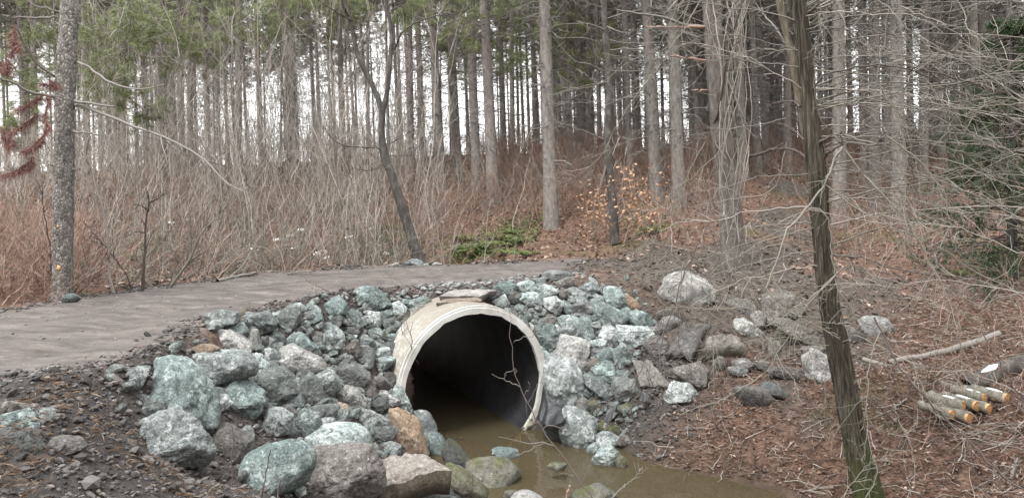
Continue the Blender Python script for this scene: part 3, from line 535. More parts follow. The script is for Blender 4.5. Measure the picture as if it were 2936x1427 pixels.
exec_rocks = """
D|330,200 390,125 500,130 560,180 605,260 520,310 420,300 345,250|g|the big flat-faced block at the road edge|large flat-faced green-grey block standing tallest at the road edge left of the pipe
D|55,215 200,210 250,260 240,330 150,360 90,310|g|the streaked block at the road edge|streaked green-grey block at the road edge, next left after the large flat-faced one
D|0,270 50,310 70,370 20,410 -40,390 -40,290|g
D|65,395 190,345 225,360 215,410 160,430 80,410|d
D|55,415 110,408 170,440 170,490 60,490|g
D|45,580 90,500 170,455 235,510 225,590 130,660 60,650|p|the tall pale slab-faced rock|tall pale rock with one smooth slanting face, midway down the bank left of the pipe
D|230,320 320,305 350,340 385,430 330,440 240,380|g
D|330,310 365,300 395,350 350,380|g
D|380,375 430,320 520,320 530,400 510,450 410,445|p|the square pale block|squarish pale block below the big flat-faced road edge block
D|520,320 610,300 635,330 590,370 530,390|g
D|550,385 620,345 660,375 650,410 580,410|d
D|615,260 680,235 740,290 720,350 640,340|p
D|640,225 680,205 785,225 780,255 700,260|g
D|740,265 800,225 880,195 930,235 900,265 800,300 745,290|g|the topmost long rock by the pipe|long green rock leaning up to the pipe's left shoulder, topmost there
D|755,310 830,265 900,270 890,310 790,380 750,350|w
D|655,390 700,340 750,320 775,370 760,420 680,440|w
D|560,440 600,405 655,410 665,460 600,490|w
D|665,480 740,420 762,460 750,540 700,600 675,570|p|the upright rock touching the pipe|upright pale rock touching the pipe's left side
D|405,480 440,450 520,450 550,490 510,555 430,530|g
D|510,510 580,490 650,495 675,540 600,560 530,550|g
D|220,480 270,420 330,440 355,480 300,510 230,510|c
D|240,510 300,498 340,520 330,550 260,555|p
D|335,545 390,520 460,540 490,590 440,620 380,610|g
D|150,650 330,560 350,600 345,660 320,700 150,680|b|the flat brown wedge|flat brown wedge of stone beside the tall pale rock
D|545,560 640,570 685,610 640,670 570,640|d
D|355,640 410,610 460,620 475,700 440,795 390,770 350,690|c
D|460,620 520,600 600,610 612,670 560,695 480,680|p
D|505,565 530,560 552,590 515,600|c
D|465,710 560,685 640,700 600,760 520,825 470,800|g
D|620,680 690,625 720,690 680,780 640,760|c|the lumpy rock at the pipe's waist|lumpy grey rock against the pipe's left side, halfway down it
D|80,720 230,680 220,710 150,740 90,750|d
D|185,740 240,670 290,670 310,740 260,760|c
D|150,750 320,740 430,840 360,910 250,900 190,830|c|the broad grey boulder|broad muddy grey rock above the pale domed one, left of the pipe
D|0,820 120,800 200,840 215,920 140,1020 60,1000 0,930|g|the round blue-green rock|roundish blue-green rock below the road bank's middle, left of the broad grey one
D|520,830 620,800 710,850 700,930 620,930 560,870|d|the speckled dark rock|dark rock finely speckled white, touching the pipe's lower left rim
D|360,940 420,860 480,880 495,990 440,1010 380,980|b|the brown lump|brown lumpy rock between the broad grey and the speckled dark ones
D|460,840 560,850 620,930 560,950 490,920|b
D|145,1010 270,920 350,930 400,1060 390,1090 260,1090 150,1060|w|the pale domed rock|pale domed rock with ridged top in the lower left heap
D|500,950 580,950 700,1020 700,1070 620,1080 520,1010|w|the white-streaked wedge|dark wedge with a white streaked face, next to the pipe mouth
D|600,930 720,950 755,1060 785,1130 760,1170 680,1110 640,1040|g|the tall green rock at the mouth|tall green rock overlapping the lower left rim of the pipe
D|405,1080 500,1015 570,1040 590,1120 500,1130|d
D|270,1120 330,1080 450,1110 590,1190 590,1230 400,1250 280,1220|p|the long wedge rock|long pale green wedge, wide at left and pointed at right, in the lower heap
D|190,1060 215,1050 270,1110 250,1150 200,1160|t
D|0,590 20,590 30,640 10,680 -20,670|c
C|1350,570 1400,560 1570,730 1620,910 1420,900 1390,720|t|the tilted tan slab|long tan slab tilted down toward the water, beside the pipe mouth
C|1490,600 1540,560 1640,570 1700,660 1700,750 1600,750 1550,690|g|the rounded rock before the mouth|rounded green-grey rock standing in front of the pipe mouth's lower left
C|305,660 370,535 450,560 545,620 540,690 430,780 350,760|p|the bright egg-shaped boulder|bright egg-shaped pale green boulder on the mud, left part of the heap
C|440,540 530,510 600,560 590,640 545,660 500,590|b
C|380,520 520,425 600,420 640,480 630,560 560,560 470,530|g
C|210,350 260,270 330,230 490,230 575,370 540,430 340,520 250,400|c|the big muddy grey block|big mud-smeared grey block right below the long overhanging boulder
C|0,350 60,310 140,360 290,420 305,500 250,580 120,560 0,500|g|the craggy green rock|craggy green rock in the hollow under the long overhanging boulder
B|795,890 900,880 960,940 900,1000 810,1010|p
C|410,90 460,40 600,50 700,140 790,150 800,190 690,230 530,280 480,190 420,160|w|the yellowish pitted rock|yellowish pitted rock with lichen stains, mid height in the left heap
C|530,230 600,240 690,210 680,300 600,310 540,290|c
C|620,340 700,260 760,320 800,460 780,500 700,500 620,400|c
C|570,640 640,570 720,560 760,620 740,740 640,780 570,700|g
C|660,560 740,510 860,500 900,560 890,620 760,610|c
C|760,620 870,605 890,650 830,700 750,690|p
C|620,790 780,690 1000,680 1060,720 1115,870 1000,870 720,910 640,870|p|the long pale ridged rock|long pale rock with ridged layers, lying over the two big foreground boulders
C|1060,720 1130,740 1180,760 1195,850 1150,895 1090,830|p
C|1150,700 1200,675 1340,680 1390,730 1330,790 1230,820 1170,780|d|the dark pitted rock|dark pitted rock left of the tilted tan slab
C|1270,830 1340,800 1420,830 1400,910 1300,925|g|the small cube-like rock|small cube-like green rock at the foot of the tilted tan slab
C|190,950 300,870 500,835 600,840 680,930 680,1050 590,1160 450,1240 330,1230 220,1100|g|the big green foreground boulder|big green boulder in the foreground with a thin bare twig across it
C|690,950 850,890 1000,865 1140,890 1230,1010 1250,1140 1200,1290 750,1290 680,1150|b|the big brown foreground boulder|big brown mud-stained boulder at the bottom edge, left of the concrete slab
C|1170,890 1230,870 1270,900 1210,940|g
C|560,1180 640,1160 660,1220 600,1240|g
C|1580,770 1650,735 1740,770 1790,830 1780,910 1640,900|g|the speckled rock at the waterline|speckled green rock at the waterline below the rounded rock before the mouth
C|-60,700 30,690 200,830 150,960 0,920 -80,800|b|the buried brown boulder|brown boulder half buried in mud between the two big green boulders
C|240,180 300,150 430,150 440,210 330,240|c
C|880,200 960,110 1030,120 1040,190 920,230|c
C|1120,450 1180,470 1170,530 1120,520|g
C|1240,580 1320,575 1360,630 1300,650|g
C|790,470 840,455 870,500 820,510|c
C|905,610 960,600 1000,630 930,660|b
C|945,660 985,640 1005,680 960,685|w
G|465,1010 520,940 640,940 760,990 840,1080 800,1150 660,1165 540,1130|m|the rounded mossy boulder|rounded boulder with yellow-green moss on top, sitting in the shallow water
G|250,820 350,860 490,980 470,1080 380,1030 250,920|l|the dark wet slab|smooth dark wet slab sloping into the water behind the mossy boulder
G|290,1010 380,1020 470,1090 580,1230 590,1290 470,1290 330,1110|m|the stained brown shore rock|brown and green stained shore rock between the concrete slab and mossy boulder
G|130,1220 250,1150 380,1160 480,1210 500,1290 120,1290|c
G|0,1180 60,1215 120,1230 140,1290 0,1290|d
G|815,1262 870,1205 960,1200 1040,1262 940,1290|w|the round stone at the bottom edge|pale round stone cut by the bottom edge, standing in the stream
G|1310,1262 1400,1190 1500,1165 1620,1262 1450,1290|m|the lichened stone at the bottom edge|lichen-spotted stone cut by the bottom edge near the thin dark branch
G|660,890 720,850 800,860 850,890 830,940 700,930|g||green stone just breaking the water surface in front of the pipe mouth
G|1205,620 1250,535 1330,530 1450,610 1475,720 1440,830 1340,860 1290,850|g|the tall boulder at the right waterline|tall green-grey boulder with its foot in the water right of the pipe
E|290,760 400,680 480,740 580,850 570,960 490,1020 430,1090 350,1080 310,980|p|the biggest blue-green boulder|biggest blue-green boulder right of the pipe, its top pointed
G|1480,750 1580,730 1670,790 1660,850 1560,855 1490,800|p|the oval pale rock at the water|oval pale rock at the right waterline above the pointed one
G|1415,850 1470,810 1520,850 1480,900 1420,900|g
G|1460,960 1510,880 1600,835 1650,890 1680,980 1620,1000 1490,990|p|the pointed white rock in the water|pointed blue and white streaked rock standing in the water at right
G|1640,950 1660,900 1710,940 1720,970 1690,1010 1640,1010|m
G|1660,780 1720,750 1765,790 1740,840 1670,840|b
G|1480,680 1540,640 1620,680 1590,730 1490,735|m
G|1590,700 1660,680 1710,720 1650,760|m
G|1090,1000 1160,970 1240,990 1200,1030|m||yellowish stone lying under the water surface in mid stream
G|1060,670 1220,690 1230,760 1120,790 1070,720|l||wet black stone at the water's edge below the crumpled black sheet
G|740,1262 760,1200 830,1190 850,1262|m
E|65,120 120,70 190,80 225,160 140,165 70,160|p|the pale dome on the crest|pale domed rock on the crest right above the pipe
E|235,140 280,100 350,140 385,190 300,210 250,190|p
E|100,170 220,160 265,200 250,270 150,250 90,220|p
E|0,180 60,155 110,200 100,250 0,240|c
E|280,220 360,200 430,250 430,310 380,350 320,300|p|the white-veined rock|white-veined rock up the bank right of the pipe
E|390,150 460,140 450,200 400,220|b
E|455,160 500,125 610,150 615,220 520,260 460,210|p|the bright hump|bright humped rock near the crest, right of the pipe
E|560,115 650,70 715,90 715,150 640,180|p|the highest pale rock|highest pale rock of the right heap, beside the reddish needles
E|430,230 510,280 500,340 420,290|g
E|505,260 620,230 665,270 660,340 570,360 520,320|c
E|645,220 700,180 750,200 770,240 670,260|g
E|720,160 760,115 830,115 870,140 780,190 740,190|p
E|775,210 830,140 900,150 950,270 940,320 870,330 800,260|g|the sharp leaning rock|leaning green rock with a sharp upper edge at the heap's right shoulder
E|930,190 1010,220 1045,270 1000,310 950,260|t|the brown end stone|brown rounded stone at the right shoulder of the heap
E|665,260 760,240 860,320 885,410 840,450 740,440 730,350 665,330|g|the largest flat rock of the right heap|large flat green rock filling the upper middle of the right heap
E|885,340 940,295 970,360 940,440 890,430|g
E|960,360 1040,310 1120,350 1170,410 1150,445 1000,440 960,400|g|the dark-hollowed rock|rock with a dark hollow in its side, at the right end of the heap
E|275,370 320,325 380,350 370,410 320,440 280,410|b
E|385,390 440,345 550,350 560,410 500,440 410,430|p
E|420,440 480,375 560,450 575,550 520,555 440,480|p
E|550,430 580,360 650,360 668,440 665,540 600,545 560,490|g|the upright block|upright green block in the middle of the right heap
E|660,370 730,350 730,410 680,410|g
E|670,420 720,420 735,470 700,500 670,480|g
E|160,430 180,410 225,480 220,510 170,490|w
E|205,440 260,415 350,430 400,510 390,570 250,590 220,540|g|the dark-sided rock by the rim|dark-sided grey-green rock next to the pipe's upper right rim
E|345,430 380,415 455,500 430,525 370,490|g
E|730,460 840,440 905,480 905,540 800,580 735,530|p
E|885,460 1050,440 1140,450 1140,530 1040,610 930,610 910,530|p|the broad bright rock|broad bright rock with a flat top at the heap's right side
E|630,560 760,530 790,570 720,620 640,610|p
E|370,590 430,520 640,580 630,680 590,780 560,770 470,690 380,650|w|the brown and white block|brown and white streaked block slanting above the biggest blue-green boulder
E|235,605 300,640 365,690 310,750 250,730|g
E|840,620 900,580 970,640 985,690 950,770 880,780 840,710|p|the bright blue-white rock|bright blue-white upright rock in the lower right heap
E|695,640 830,610 840,680 770,725 720,700|g
E|600,730 680,695 730,720 690,780 620,780|b
E|690,770 740,725 820,730 860,810 850,900 790,905 720,840|g
E|600,830 680,790 700,830 650,880 610,870|g
E|620,890 700,855 770,870 840,960 840,1020 780,1040 680,960 640,930|g|the slanting green slab|slanting green slab low in the right heap, left of the purple-grey block
E|845,880 900,855 1000,860 1065,940 1065,1000 1000,1045 900,1055 850,1000|c|the purple-grey block|purple-grey block at the lower right corner of the heap
E|570,960 610,935 655,980 640,1030 590,1010|g
E|550,1050 590,1010 650,1050 650,1110 600,1130 555,1090|b|the round brown cobble|round smooth brown cobble below the biggest blue-green boulder
E|480,1040 540,1005 555,1060 500,1085|g
E|640,1030 720,1040 760,1060 680,1130 650,1090|m
E|865,800 930,790 1000,850 880,860|g
E|880,1090 950,1060 1020,1090 1010,1130 900,1150|m|the golden mossy stone|golden mossy stone on the bank below the purple-grey block
E|575,800 600,770 630,800 600,830|g
E|580,890 600,870 620,910 590,930|g
E|635,620 670,615 690,655 650,670|g
E|1340,830 1370,780 1500,750 1600,840 1590,920 1520,960 1420,890|b|the brown rock behind the white wedge|brown rock just behind the bright wedge on the right bank
E|1250,1040 1340,885 1430,900 1530,1000 1530,1050 1400,1045 1260,1055|p|the bright wedge|bright blue-white wedge standing alone on the right bank
E|1215,400 1290,360 1370,375 1370,410 1250,470|b
E|1085,570 1160,520 1240,540 1260,600 1190,660 1110,640|b
E|1150,480 1190,430 1220,480 1200,510 1160,510|b
E|970,620 1010,615 1025,660 990,675|b
E|190,620 240,600 290,620 270,650 220,650|d
E|330,640 370,620 390,660 350,670|c
E|640,680 700,665 710,695 660,705|c
H|1100,290 1200,270 1330,300 1410,380 1400,480 1200,460 1100,440|b|the large brown boulder left of the shaggy tree|large smooth brown boulder sunk in mud just left of the shaggy tree
H|870,530 910,490 980,520 1060,590 1080,640 960,650 880,600|w|the lichened rock|lichened pale rock on the right bank, above the darker cobbles
H|1000,470 1060,430 1100,470 1080,560 1010,540|b
H|1100,440 1180,430 1210,500 1150,560|b
H|1200,500 1350,520 1480,600 1550,690 1430,700 1280,620|b|the long dark rock|long brown rock with dark gaps under it, left of the shaggy trunk
H|1225,640 1270,610 1340,640 1340,690 1250,700|m
H|690,840 740,790 780,830 790,900 710,890|b
H|820,890 880,870 950,900 930,940 840,920|c
H|850,830 950,810 1030,850 1010,900 880,870|b
H|1020,850 1080,810 1130,850 1110,900 1040,890|b
H|1130,690 1160,650 1220,690 1200,790 1140,800|b
H|1410,820 1500,750 1620,810 1660,880 1640,990 1550,1010 1440,960|w|the pale mossy-sided boulder|pale boulder with a flat bright top and mossy side, touching the shaggy trunk
H|1400,740 1600,710 1600,790 1450,790|b
H|1160,920 1200,870 1300,870 1400,900 1420,980 1250,950|b
H|875,1090 910,1030 1010,1035 1170,1080 1210,1130 1170,1190 1070,1205 950,1170|b|the flat oval stone|smooth flat oval stone lying on reddish needles
H|1060,1050 1100,1005 1200,1020 1280,1110 1260,1130 1180,1080|d||darker thin stone lying behind the smooth flat oval one
H|1735,570 1793,540 1870,600 1860,670 1750,650|b
H|810,370 870,330 1000,350 1020,420 900,440|b
H|240,430 330,400 400,440 380,500 260,490|b
N|690,1210 750,1172 850,1190 900,1250 850,1300 730,1290|w|the white-topped boulder|white-topped boulder on the mud right of the shaggy tree
A|-40,500 100,465 210,480 270,540 280,600 120,640 -40,620|b|the brown-topped rock at the left edge|brown-topped rock at the left edge of the picture
A|220,560 290,545 400,560 430,620 330,690 250,640|g
A|-40,600 100,560 280,690 240,740 60,740 -40,700|g|the green rock at the left edge|low blue-green rock at the left edge with a dark rock under it
A|-40,710 200,730 300,830 290,900 60,900 -40,860|d
A|300,830 350,770 500,760 640,800 600,850 480,920 330,930|b|the brown hump in the soil|brown hump of stone sunk in the dark soil, lower left
A|1100,400 1180,240 1260,180 1400,180 1520,230 1640,310 1690,450 1690,600 1640,650 1530,690 1300,600|g|the largest round boulder|largest round green boulder, on the left bank below the road
A|1030,250 1060,210 1180,230 1110,350 1080,420 1040,380|g
A|945,520 990,420 1120,440 1340,530 1330,600 1200,620 1100,760 960,700|d|the craggy dark rock|craggy dark rock full of hollows, tucked left of the two largest boulders
A|1080,800 1130,660 1240,600 1420,580 1500,620 1600,720 1660,800 1680,930 1620,1010 1450,1010 1200,1000 1085,930|g|the front boulder|large blocky green boulder in front of the largest round one
B|560,620 700,550 1000,530 1100,535 1135,600 1120,700 950,740 780,820 700,740|g|the long overhanging boulder|long boulder jutting over a dark hollow, right of the largest round one
B|1100,540 1190,560 1255,640 1240,680 1130,710|p
B|630,520 700,475 800,465 850,500 760,560 650,580|t|the pinkish tan stone|pinkish tan stone half sunk by the road above the long overhanging boulder
B|790,380 840,365 960,390 1080,450 1100,510 1000,530 880,510 800,420|w|the snow-white patched rock|rock with a snow-white patch above the long overhanging boulder
B|715,270 760,220 860,195 1000,220 1005,270 870,320 800,320|g|the leftmost road edge rock|leftmost green-grey rock of the row along the road edge
B|870,350 930,285 1050,300 1080,350 1020,400 900,380|g
B|1060,250 1120,220 1270,230 1310,290 1290,350 1200,375 1090,300|g|the blocky rock in the road edge row|blocky green rock third along the road edge row from its left end
B|1320,300 1370,230 1440,160 1500,190 1505,290 1400,370 1340,350|c|the grey-faced pointed rock|pointed rock with a plain grey face in the road edge row
B|1265,220 1370,200 1350,250 1290,260|p
B|1440,150 1520,135 1555,180 1550,210 1480,180|p
B|1555,190 1600,150 1670,200 1690,270 1630,310 1570,270|g
B|1100,420 1120,360 1170,360 1190,450 1190,540 1120,510|w|the narrow standing stone|narrow standing stone with a mud cap below the road edge row
B|1020,400 1090,380 1110,450 1080,460|d
B|1255,400 1290,360 1360,360 1380,430 1340,470 1260,450|g
B|1195,440 1250,400 1265,460 1210,510|d
B|1190,540 1240,495 1290,495 1305,550 1260,590 1210,575|p
B|1260,490 1310,450 1370,450 1380,490 1310,520|c
B|1380,450 1470,385 1560,390 1640,470 1640,540 1560,555 1400,480|g|the ribbed green rock|ribbed green rock above the yellowish pitted one
B|1230,600 1330,595 1310,640 1250,650|g
B|1290,640 1380,615 1410,700 1330,690|c
B|1420,345 1500,335 1520,365 1440,375|d
B|1530,370 1680,365 1680,400 1560,410|b
B|1600,410 1650,400 1680,450 1640,480|c
B|1480,310 1560,290 1560,340 1510,350|g
B|1460,760 1500,750 1520,800 1490,860 1440,850|g
D|1450,120 1520,75 1610,90 1650,140 1590,190 1480,190|g|the rock behind the slabs|green rock on the crest right behind the two flat slabs
D|1350,190 1440,150 1460,200 1400,220|g
D|1445,230 1540,180 1570,230 1555,280 1470,265|p|the rock on the pipe's right shoulder|pale green rock resting above the pipe's top right rim
D|600,215 680,185 700,215 640,245|b
M|190,880 240,850 370,860 380,900 270,920 200,915|c||grey stone lying on the road edge above the right heap
M|285,920 320,890 400,890 400,960 330,975 290,960|b||brown stone on the road edge behind the pale dome
L|1045,800 1080,768 1140,770 1160,800 1090,815|g||grey stone at the foot of the forked leaning tree
L|920,810 980,790 990,808 930,818|w
L|1160,806 1190,793 1200,808 1170,814|w
L|1210,806 1260,788 1290,802 1230,812|w
K|440,1060 480,1015 520,1010 560,1040 530,1065 460,1075|g||flat blue-green stone at the foot of the left pine
M|1990,1010 2020,990 2040,1010 2020,1030|b
"""
for ln in exec_rocks.strip().splitlines():
    f = ln.split('|'); k = {}
    if f[2] == 'b': k['p'] = 50
    if f[2] == 'm': k['p'] = 14
    if f[2] in 'tl': k['p'] = 24
    if len(f) > 4 and ('oval' in f[4] or 'rounded' in f[4] or 'round ' in f[4]): k['p'] = 5; k['rough'] = .6
    if len(f) > 4 and 'largest round' in f[4]: k['p'] = 14; k['rough'] = 1
    if len(f) > 4 and 'craggy dark rock' in f[4]: k['dY'] = .28; k['rough'] = 2.2
    if len(f) > 4 and 'large blocky green boulder' in f[4]: k['dY'] = -.12; k['thick'] = .8; k['p'] = 24
    if len(f) > 4 and 'stained brown shore rock' in f[4]: k['dY'] = .35
    if f[0] == 'G' and len(f) > 4 and 'under the water' in f[4]: k['Y'] = 8.6
    R(f[0], f[1], f[2], (f[3] or None) if len(f) > 3 else None, f[4] if len(f) > 4 else None, **k)
# large pale boulder by the trail
R('E', '1235,200 1300,80 1400,40 1480,20 1540,60 1640,130 1620,220 1540,260 1420,290 1290,270', 'w', 'the pale boulder by the trail', 'big pale boulder with mud on its face, standing by the trail', p=12)
# small rubble stones beside the pipe's right shoulder
for (x, y, w) in [(120,300,50),(165,345,38),(150,375,48),(205,395,52),(245,335,42),(60,290,48),(225,365,40),(110,355,40),(330,425,34),(140,415,34),(180,300,44),(30,330,40),(85,325,36),(250,400,40),(290,310,44),(20,280,40),(200,335,30),(275,440,30)]:
    a = [(x+w*.6*math.cos(q+random.uniform(-.3,.3))*random.uniform(.8,1.1), y+w*.48*math.sin(q+random.uniform(-.3,.3))*random.uniform(.8,1.1)) for q in np.linspace(0, 5.3, 6)]
    rock([reg2P('E', *p_) for p_ in a], random.choice('gcgb'), label=None)
# concrete slab in the foreground and the two slabs on the pipe: built as tilted plates
def plate(name, corners, thick, mat, label, rough=.012, n=30, cat='slab', jag=.05, side=None, under=.90, group=None):
    """corners: 4 world points of the top face (a,b,c,d); irregular broken plate with thickness"""
    a, b_, c, d = [np.asarray(q, float) for q in corners]; u = np.linspace(0, 1, n)
    U, Vv = np.meshgrid(u, u, indexing='xy'); cen = (a+b_+c+d)/4
    top = (a[None,None]*((1-U)*(1-Vv))[...,None]+b_*(U*(1-Vv))[...,None]+c*(U*Vv)[...,None]+d*((1-U)*Vv)[...,None])
    N = unit(np.cross(b_-a, d-a)); N = N if N[2] > 0 else -N
    edge = np.minimum.reduce([U,1-U,Vv,1-Vv]); er = sstep(0, .09, edge)
    bb = vnoise(np.stack([U*5, Vv*5, U*0+len(name)], -1))
    top = cen+(top-cen)*(1+jag*(1-er)*bb)[...,None]
    tp = top+N*((er-1)*thick*.22+rough*fbm(np.stack([U*7, Vv*7, U*0], -1), 4))[...,None]
    bt = cen+(top-cen)*under-N*(thick*(1+.15*bb))[...,None]
    V = np.concatenate([tp.reshape(-1,3), bt.reshape(-1,3)]); i = (np.arange(n-1)[:,None]*n+np.arange(n-1)[None]).ravel()
    q = np.stack([i, i+1, i+n+1, i+n], 1); F = [q, q[:, ::-1]+n*n]
    e = list(range(n))+[n*k+n-1 for k in range(1,n)]+[n*n-1-k for k in range(1,n)]+[n*k for k in range(n-2,0,-1)]
    e = np.array(e); e2 = np.roll(e, -1); F.append(np.stack([e, e+n*n, e2+n*n, e2], 1))
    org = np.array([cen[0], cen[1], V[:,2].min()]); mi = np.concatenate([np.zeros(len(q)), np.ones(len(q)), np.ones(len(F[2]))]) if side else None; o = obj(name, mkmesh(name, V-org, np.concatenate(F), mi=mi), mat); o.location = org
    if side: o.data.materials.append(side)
    bm = bmesh.new(); bm.from_mesh(o.data); bmesh.ops.recalc_face_normals(bm, faces=bm.faces); bm.to_mesh(o.data); bm.free()
    return tag(o, label, cat, group)
M_side = rock_mat('brown_side_with_shade', (.10,.082,.062), (.15,.125,.098), (.22,.19,.155), (.05,.04,.035), .2, mudamt=.3)  # smooth brown slab sides, darkened further with their undercut shade in the colour
def aR(r, x, y, Y): px, py = reg2P(r, x, y); return atP(px, py, Y)
M_conc = rock_mat('old_concrete', (.34,.31,.28), (.42,.39,.355), (.62,.60,.53), (.10,.085,.075), .45, mud=(.16,.13,.115), mudamt=.3)
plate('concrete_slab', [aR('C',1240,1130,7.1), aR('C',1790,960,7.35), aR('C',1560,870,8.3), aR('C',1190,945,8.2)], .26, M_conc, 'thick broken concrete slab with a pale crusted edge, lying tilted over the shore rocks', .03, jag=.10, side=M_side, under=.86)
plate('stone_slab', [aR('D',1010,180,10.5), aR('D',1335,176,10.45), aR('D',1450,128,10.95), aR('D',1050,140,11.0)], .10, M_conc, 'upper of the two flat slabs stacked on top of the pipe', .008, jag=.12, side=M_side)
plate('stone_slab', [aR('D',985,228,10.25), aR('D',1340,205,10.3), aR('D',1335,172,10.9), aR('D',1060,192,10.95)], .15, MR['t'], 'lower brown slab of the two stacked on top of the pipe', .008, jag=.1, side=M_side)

def aG(r_, x, y, d=0., dz=0.):
    px, py = reg2P(r_, x, y); p_ = atP(px, py, (raycast(px, py) or 10)+d); p_[2] += dz; return p_
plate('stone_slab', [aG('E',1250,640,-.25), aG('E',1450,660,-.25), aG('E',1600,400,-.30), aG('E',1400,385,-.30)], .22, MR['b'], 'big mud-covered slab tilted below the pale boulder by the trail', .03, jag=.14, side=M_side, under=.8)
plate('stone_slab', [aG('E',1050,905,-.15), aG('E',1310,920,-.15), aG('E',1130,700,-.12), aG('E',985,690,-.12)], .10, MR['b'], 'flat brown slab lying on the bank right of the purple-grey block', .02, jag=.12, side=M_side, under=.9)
plate('stone_slab', [aG('H',600,725,-.30), aG('H',950,700,-.30), aG('H',890,605,-.28), aG('H',640,610,-.28)], .30, MR['b'], 'square brown slab with a dark mossy front, right of the big mud-covered one', .03, jag=.10, side=MR['m'], under=.9)
# labels for the remaining rocks: look + the two named neighbours they lie between
COLN = dict(g='green-grey', p='pale green', c='grey', b='brown', t='tan', w='whitish', m='mossy', d='dark muddy', l='wet dark')
nicks = [r for r in rock_recs if r['nick']]; seen = set()
sizes = sorted(r['size'] for r in rock_recs if not r['label'])
PIPEN = [dict(nick="the pipe's top right rim", c=np.array([525,318])), dict(nick="the pipe's left rim", c=np.array([400,372]))]
for r in rock_recs:
    if r['label']: lab = r['label']
    else:
        q = np.searchsorted(sizes, r['size'])/len(sizes); sw = 'small' if q < .35 else ('middling' if q < .75 else 'sizeable')
        sh = 'flat' if r['asp'] > 1.7 else ('upright' if r['asp'] < .8 else ('rounded' if r['p'] < 15 else 'angular'))
        dd = sorted(nicks+PIPEN, key=lambda n: np.hypot(*(n['c']-r['c']))); done = False
        def dirn(n):
            dx, dy = r['c']-n['c']
            return ('right of' if dx > 0 else 'left of') if abs(dx) > 1.2*abs(dy) else ('below' if dy > 0 else 'above')
        cand = [f"{sw} {sh} {COLN[r['kind']]} rock {dirn(dd[0])} {dd[0]['nick']}"]
        cand += [f"{sw} {sh} {COLN[r['kind']]} rock {dirn(dd[0])} {dd[0]['nick']}, {dirn(dd[i])} {dd[i]['nick']}" for i in (1,2,3)]
        cand = [c_ for c_ in cand if len(c_.split()) <= 22]
        short = [c_ for c_ in cand if len(c_.split()) <= 16 and c_ not in seen]
        lab = short[0] if short else f"{sw} {sh} {COLN[r['kind']]} rock {dirn(dd[1])} {dd[1]['nick']}"
        if lab in seen: lab = f"{sw} {sh} {COLN[r['kind']]} rock {dirn(dd[2])} {dd[2]['nick']}"
        if lab in seen: lab = f"{COLN[r['kind']]} rock, {sw}, {dirn(dd[3])} {dd[3]['nick']}"
        if lab in seen: lab = f"{COLN[r['kind']]} {sh} stone {dirn(dd[0])} {dd[0]['nick']}"
        if lab in seen: lab = f"{COLN[r['kind']]} stone {dirn(dd[1])} {dd[1]['nick']}"
    seen.add(lab); tag(r['o'], lab, r['cat'], r['group'])

# ------------------------------------------------------------------ loose material (stuff)
M_rub = rock_mat('rubble_stone', (.17,.195,.19), (.25,.28,.27), (.52,.55,.53), (.045,.055,.055), .5, mudamt=.3, island=True)
def scatter_lumps(name, X, Y, size, mat, label, flat=.6, sink=.3, zoff=0, sub=1):
    D, Fc = ico(sub); n = len(X); Z = ground(X, Y)
    ok = ~in_pipe(X, Y, Z, 1.08); X, Y, Z, size = X[ok], Y[ok], Z[ok], size[ok]; n = len(X)
    A = rng.uniform(0, 2*math.pi, n); sc = np.stack([size*rng.uniform(.7,1.4,n), size*rng.uniform(.7,1.2,n), size*flat*rng.uniform(.6,1.2,n)], 1)
    B = D[None]*(1+rng.uniform(-.28,.28,size=(n,len(D),1)))
    if sub == 2:
        N_ = unit(rng.normal(size=(n,9,3))); h_ = rng.uniform(.55,.95,size=(n,9)); q_ = np.einsum('vk,njk->nvj', D, N_)/h_[:,None,:]; B = D[None]/np.maximum(q_.max(2), .8)[...,None]
    B = B*sc[:,None,:]
    ca, sa = np.cos(A)[:,None], np.sin(A)[:,None]; tx = rng.normal(0,.3,n)[:,None]
    x = B[...,0]*ca-B[...,1]*sa; y = B[...,0]*sa+B[...,1]*ca; z = B[...,2]+x*tx
    V = np.stack([x+X[:,None], y+Y[:,None], z+(Z+zoff+sc[:,2]*(1-2*sink))[:,None]], -1)
    F = (Fc[None]+(np.arange(n)*len(D))[:,None,None]).reshape(-1,3)
    return tag(obj(name, mkmesh(name, V, F, smooth=False), mat), label, None, kind='stuff')
def pts_in(n, f, box):
    out = [np.zeros((0,2))]; c = 0
    while c < n:
        P = np.stack([rng.uniform(box[0], box[1], n*2), rng.uniform(box[2], box[3], n*2)], 1)
        w = f(P[:,0], P[:,1]); P = P[rng.random(len(P)) < w]; out.append(P); c += len(P)
        if len(P) == 0: break
    return np.concatenate(out)[:n]
P = pts_in(22000, lambda x, y: zones(x, y)[2]*.9+.0, (-4.5, 2.5, 4.4, 11.5))
scatter_lumps('soil_clods', P[:,0], P[:,1], rng.lognormal(math.log(.0125), .5, len(P)), M_clod, 'dark crumbly soil clods on the left bank and between the rocks')
P = pts_in(4500, lambda x, y: zones(x, y)[1]*.8, (1.0, 9, 9.5, 20))
scatter_lumps('mud_clods', P[:,0], P[:,1], rng.lognormal(math.log(.015), .5, len(P)), twig_mat('mud_clods', (.04,.034,.03), (.08,.067,.058), (.15,.128,.11), .95), 'churned brown mud clods on the right bank and trail')
def edge_w(x, y):
    s = poly_sd(x, y, RP); return np.exp(-((s-.02)/.22)**2)*(x > -1.3)*(y < 12.4)
P = pts_in(1000, edge_w, (-1.6, 3, 6.5, 12.6)); scatter_lumps('gravel', P[:,0], P[:,1], rng.lognormal(math.log(.02), .45, len(P)), M_grav, 'crushed grey gravel fringe along the road edge above the rocks')
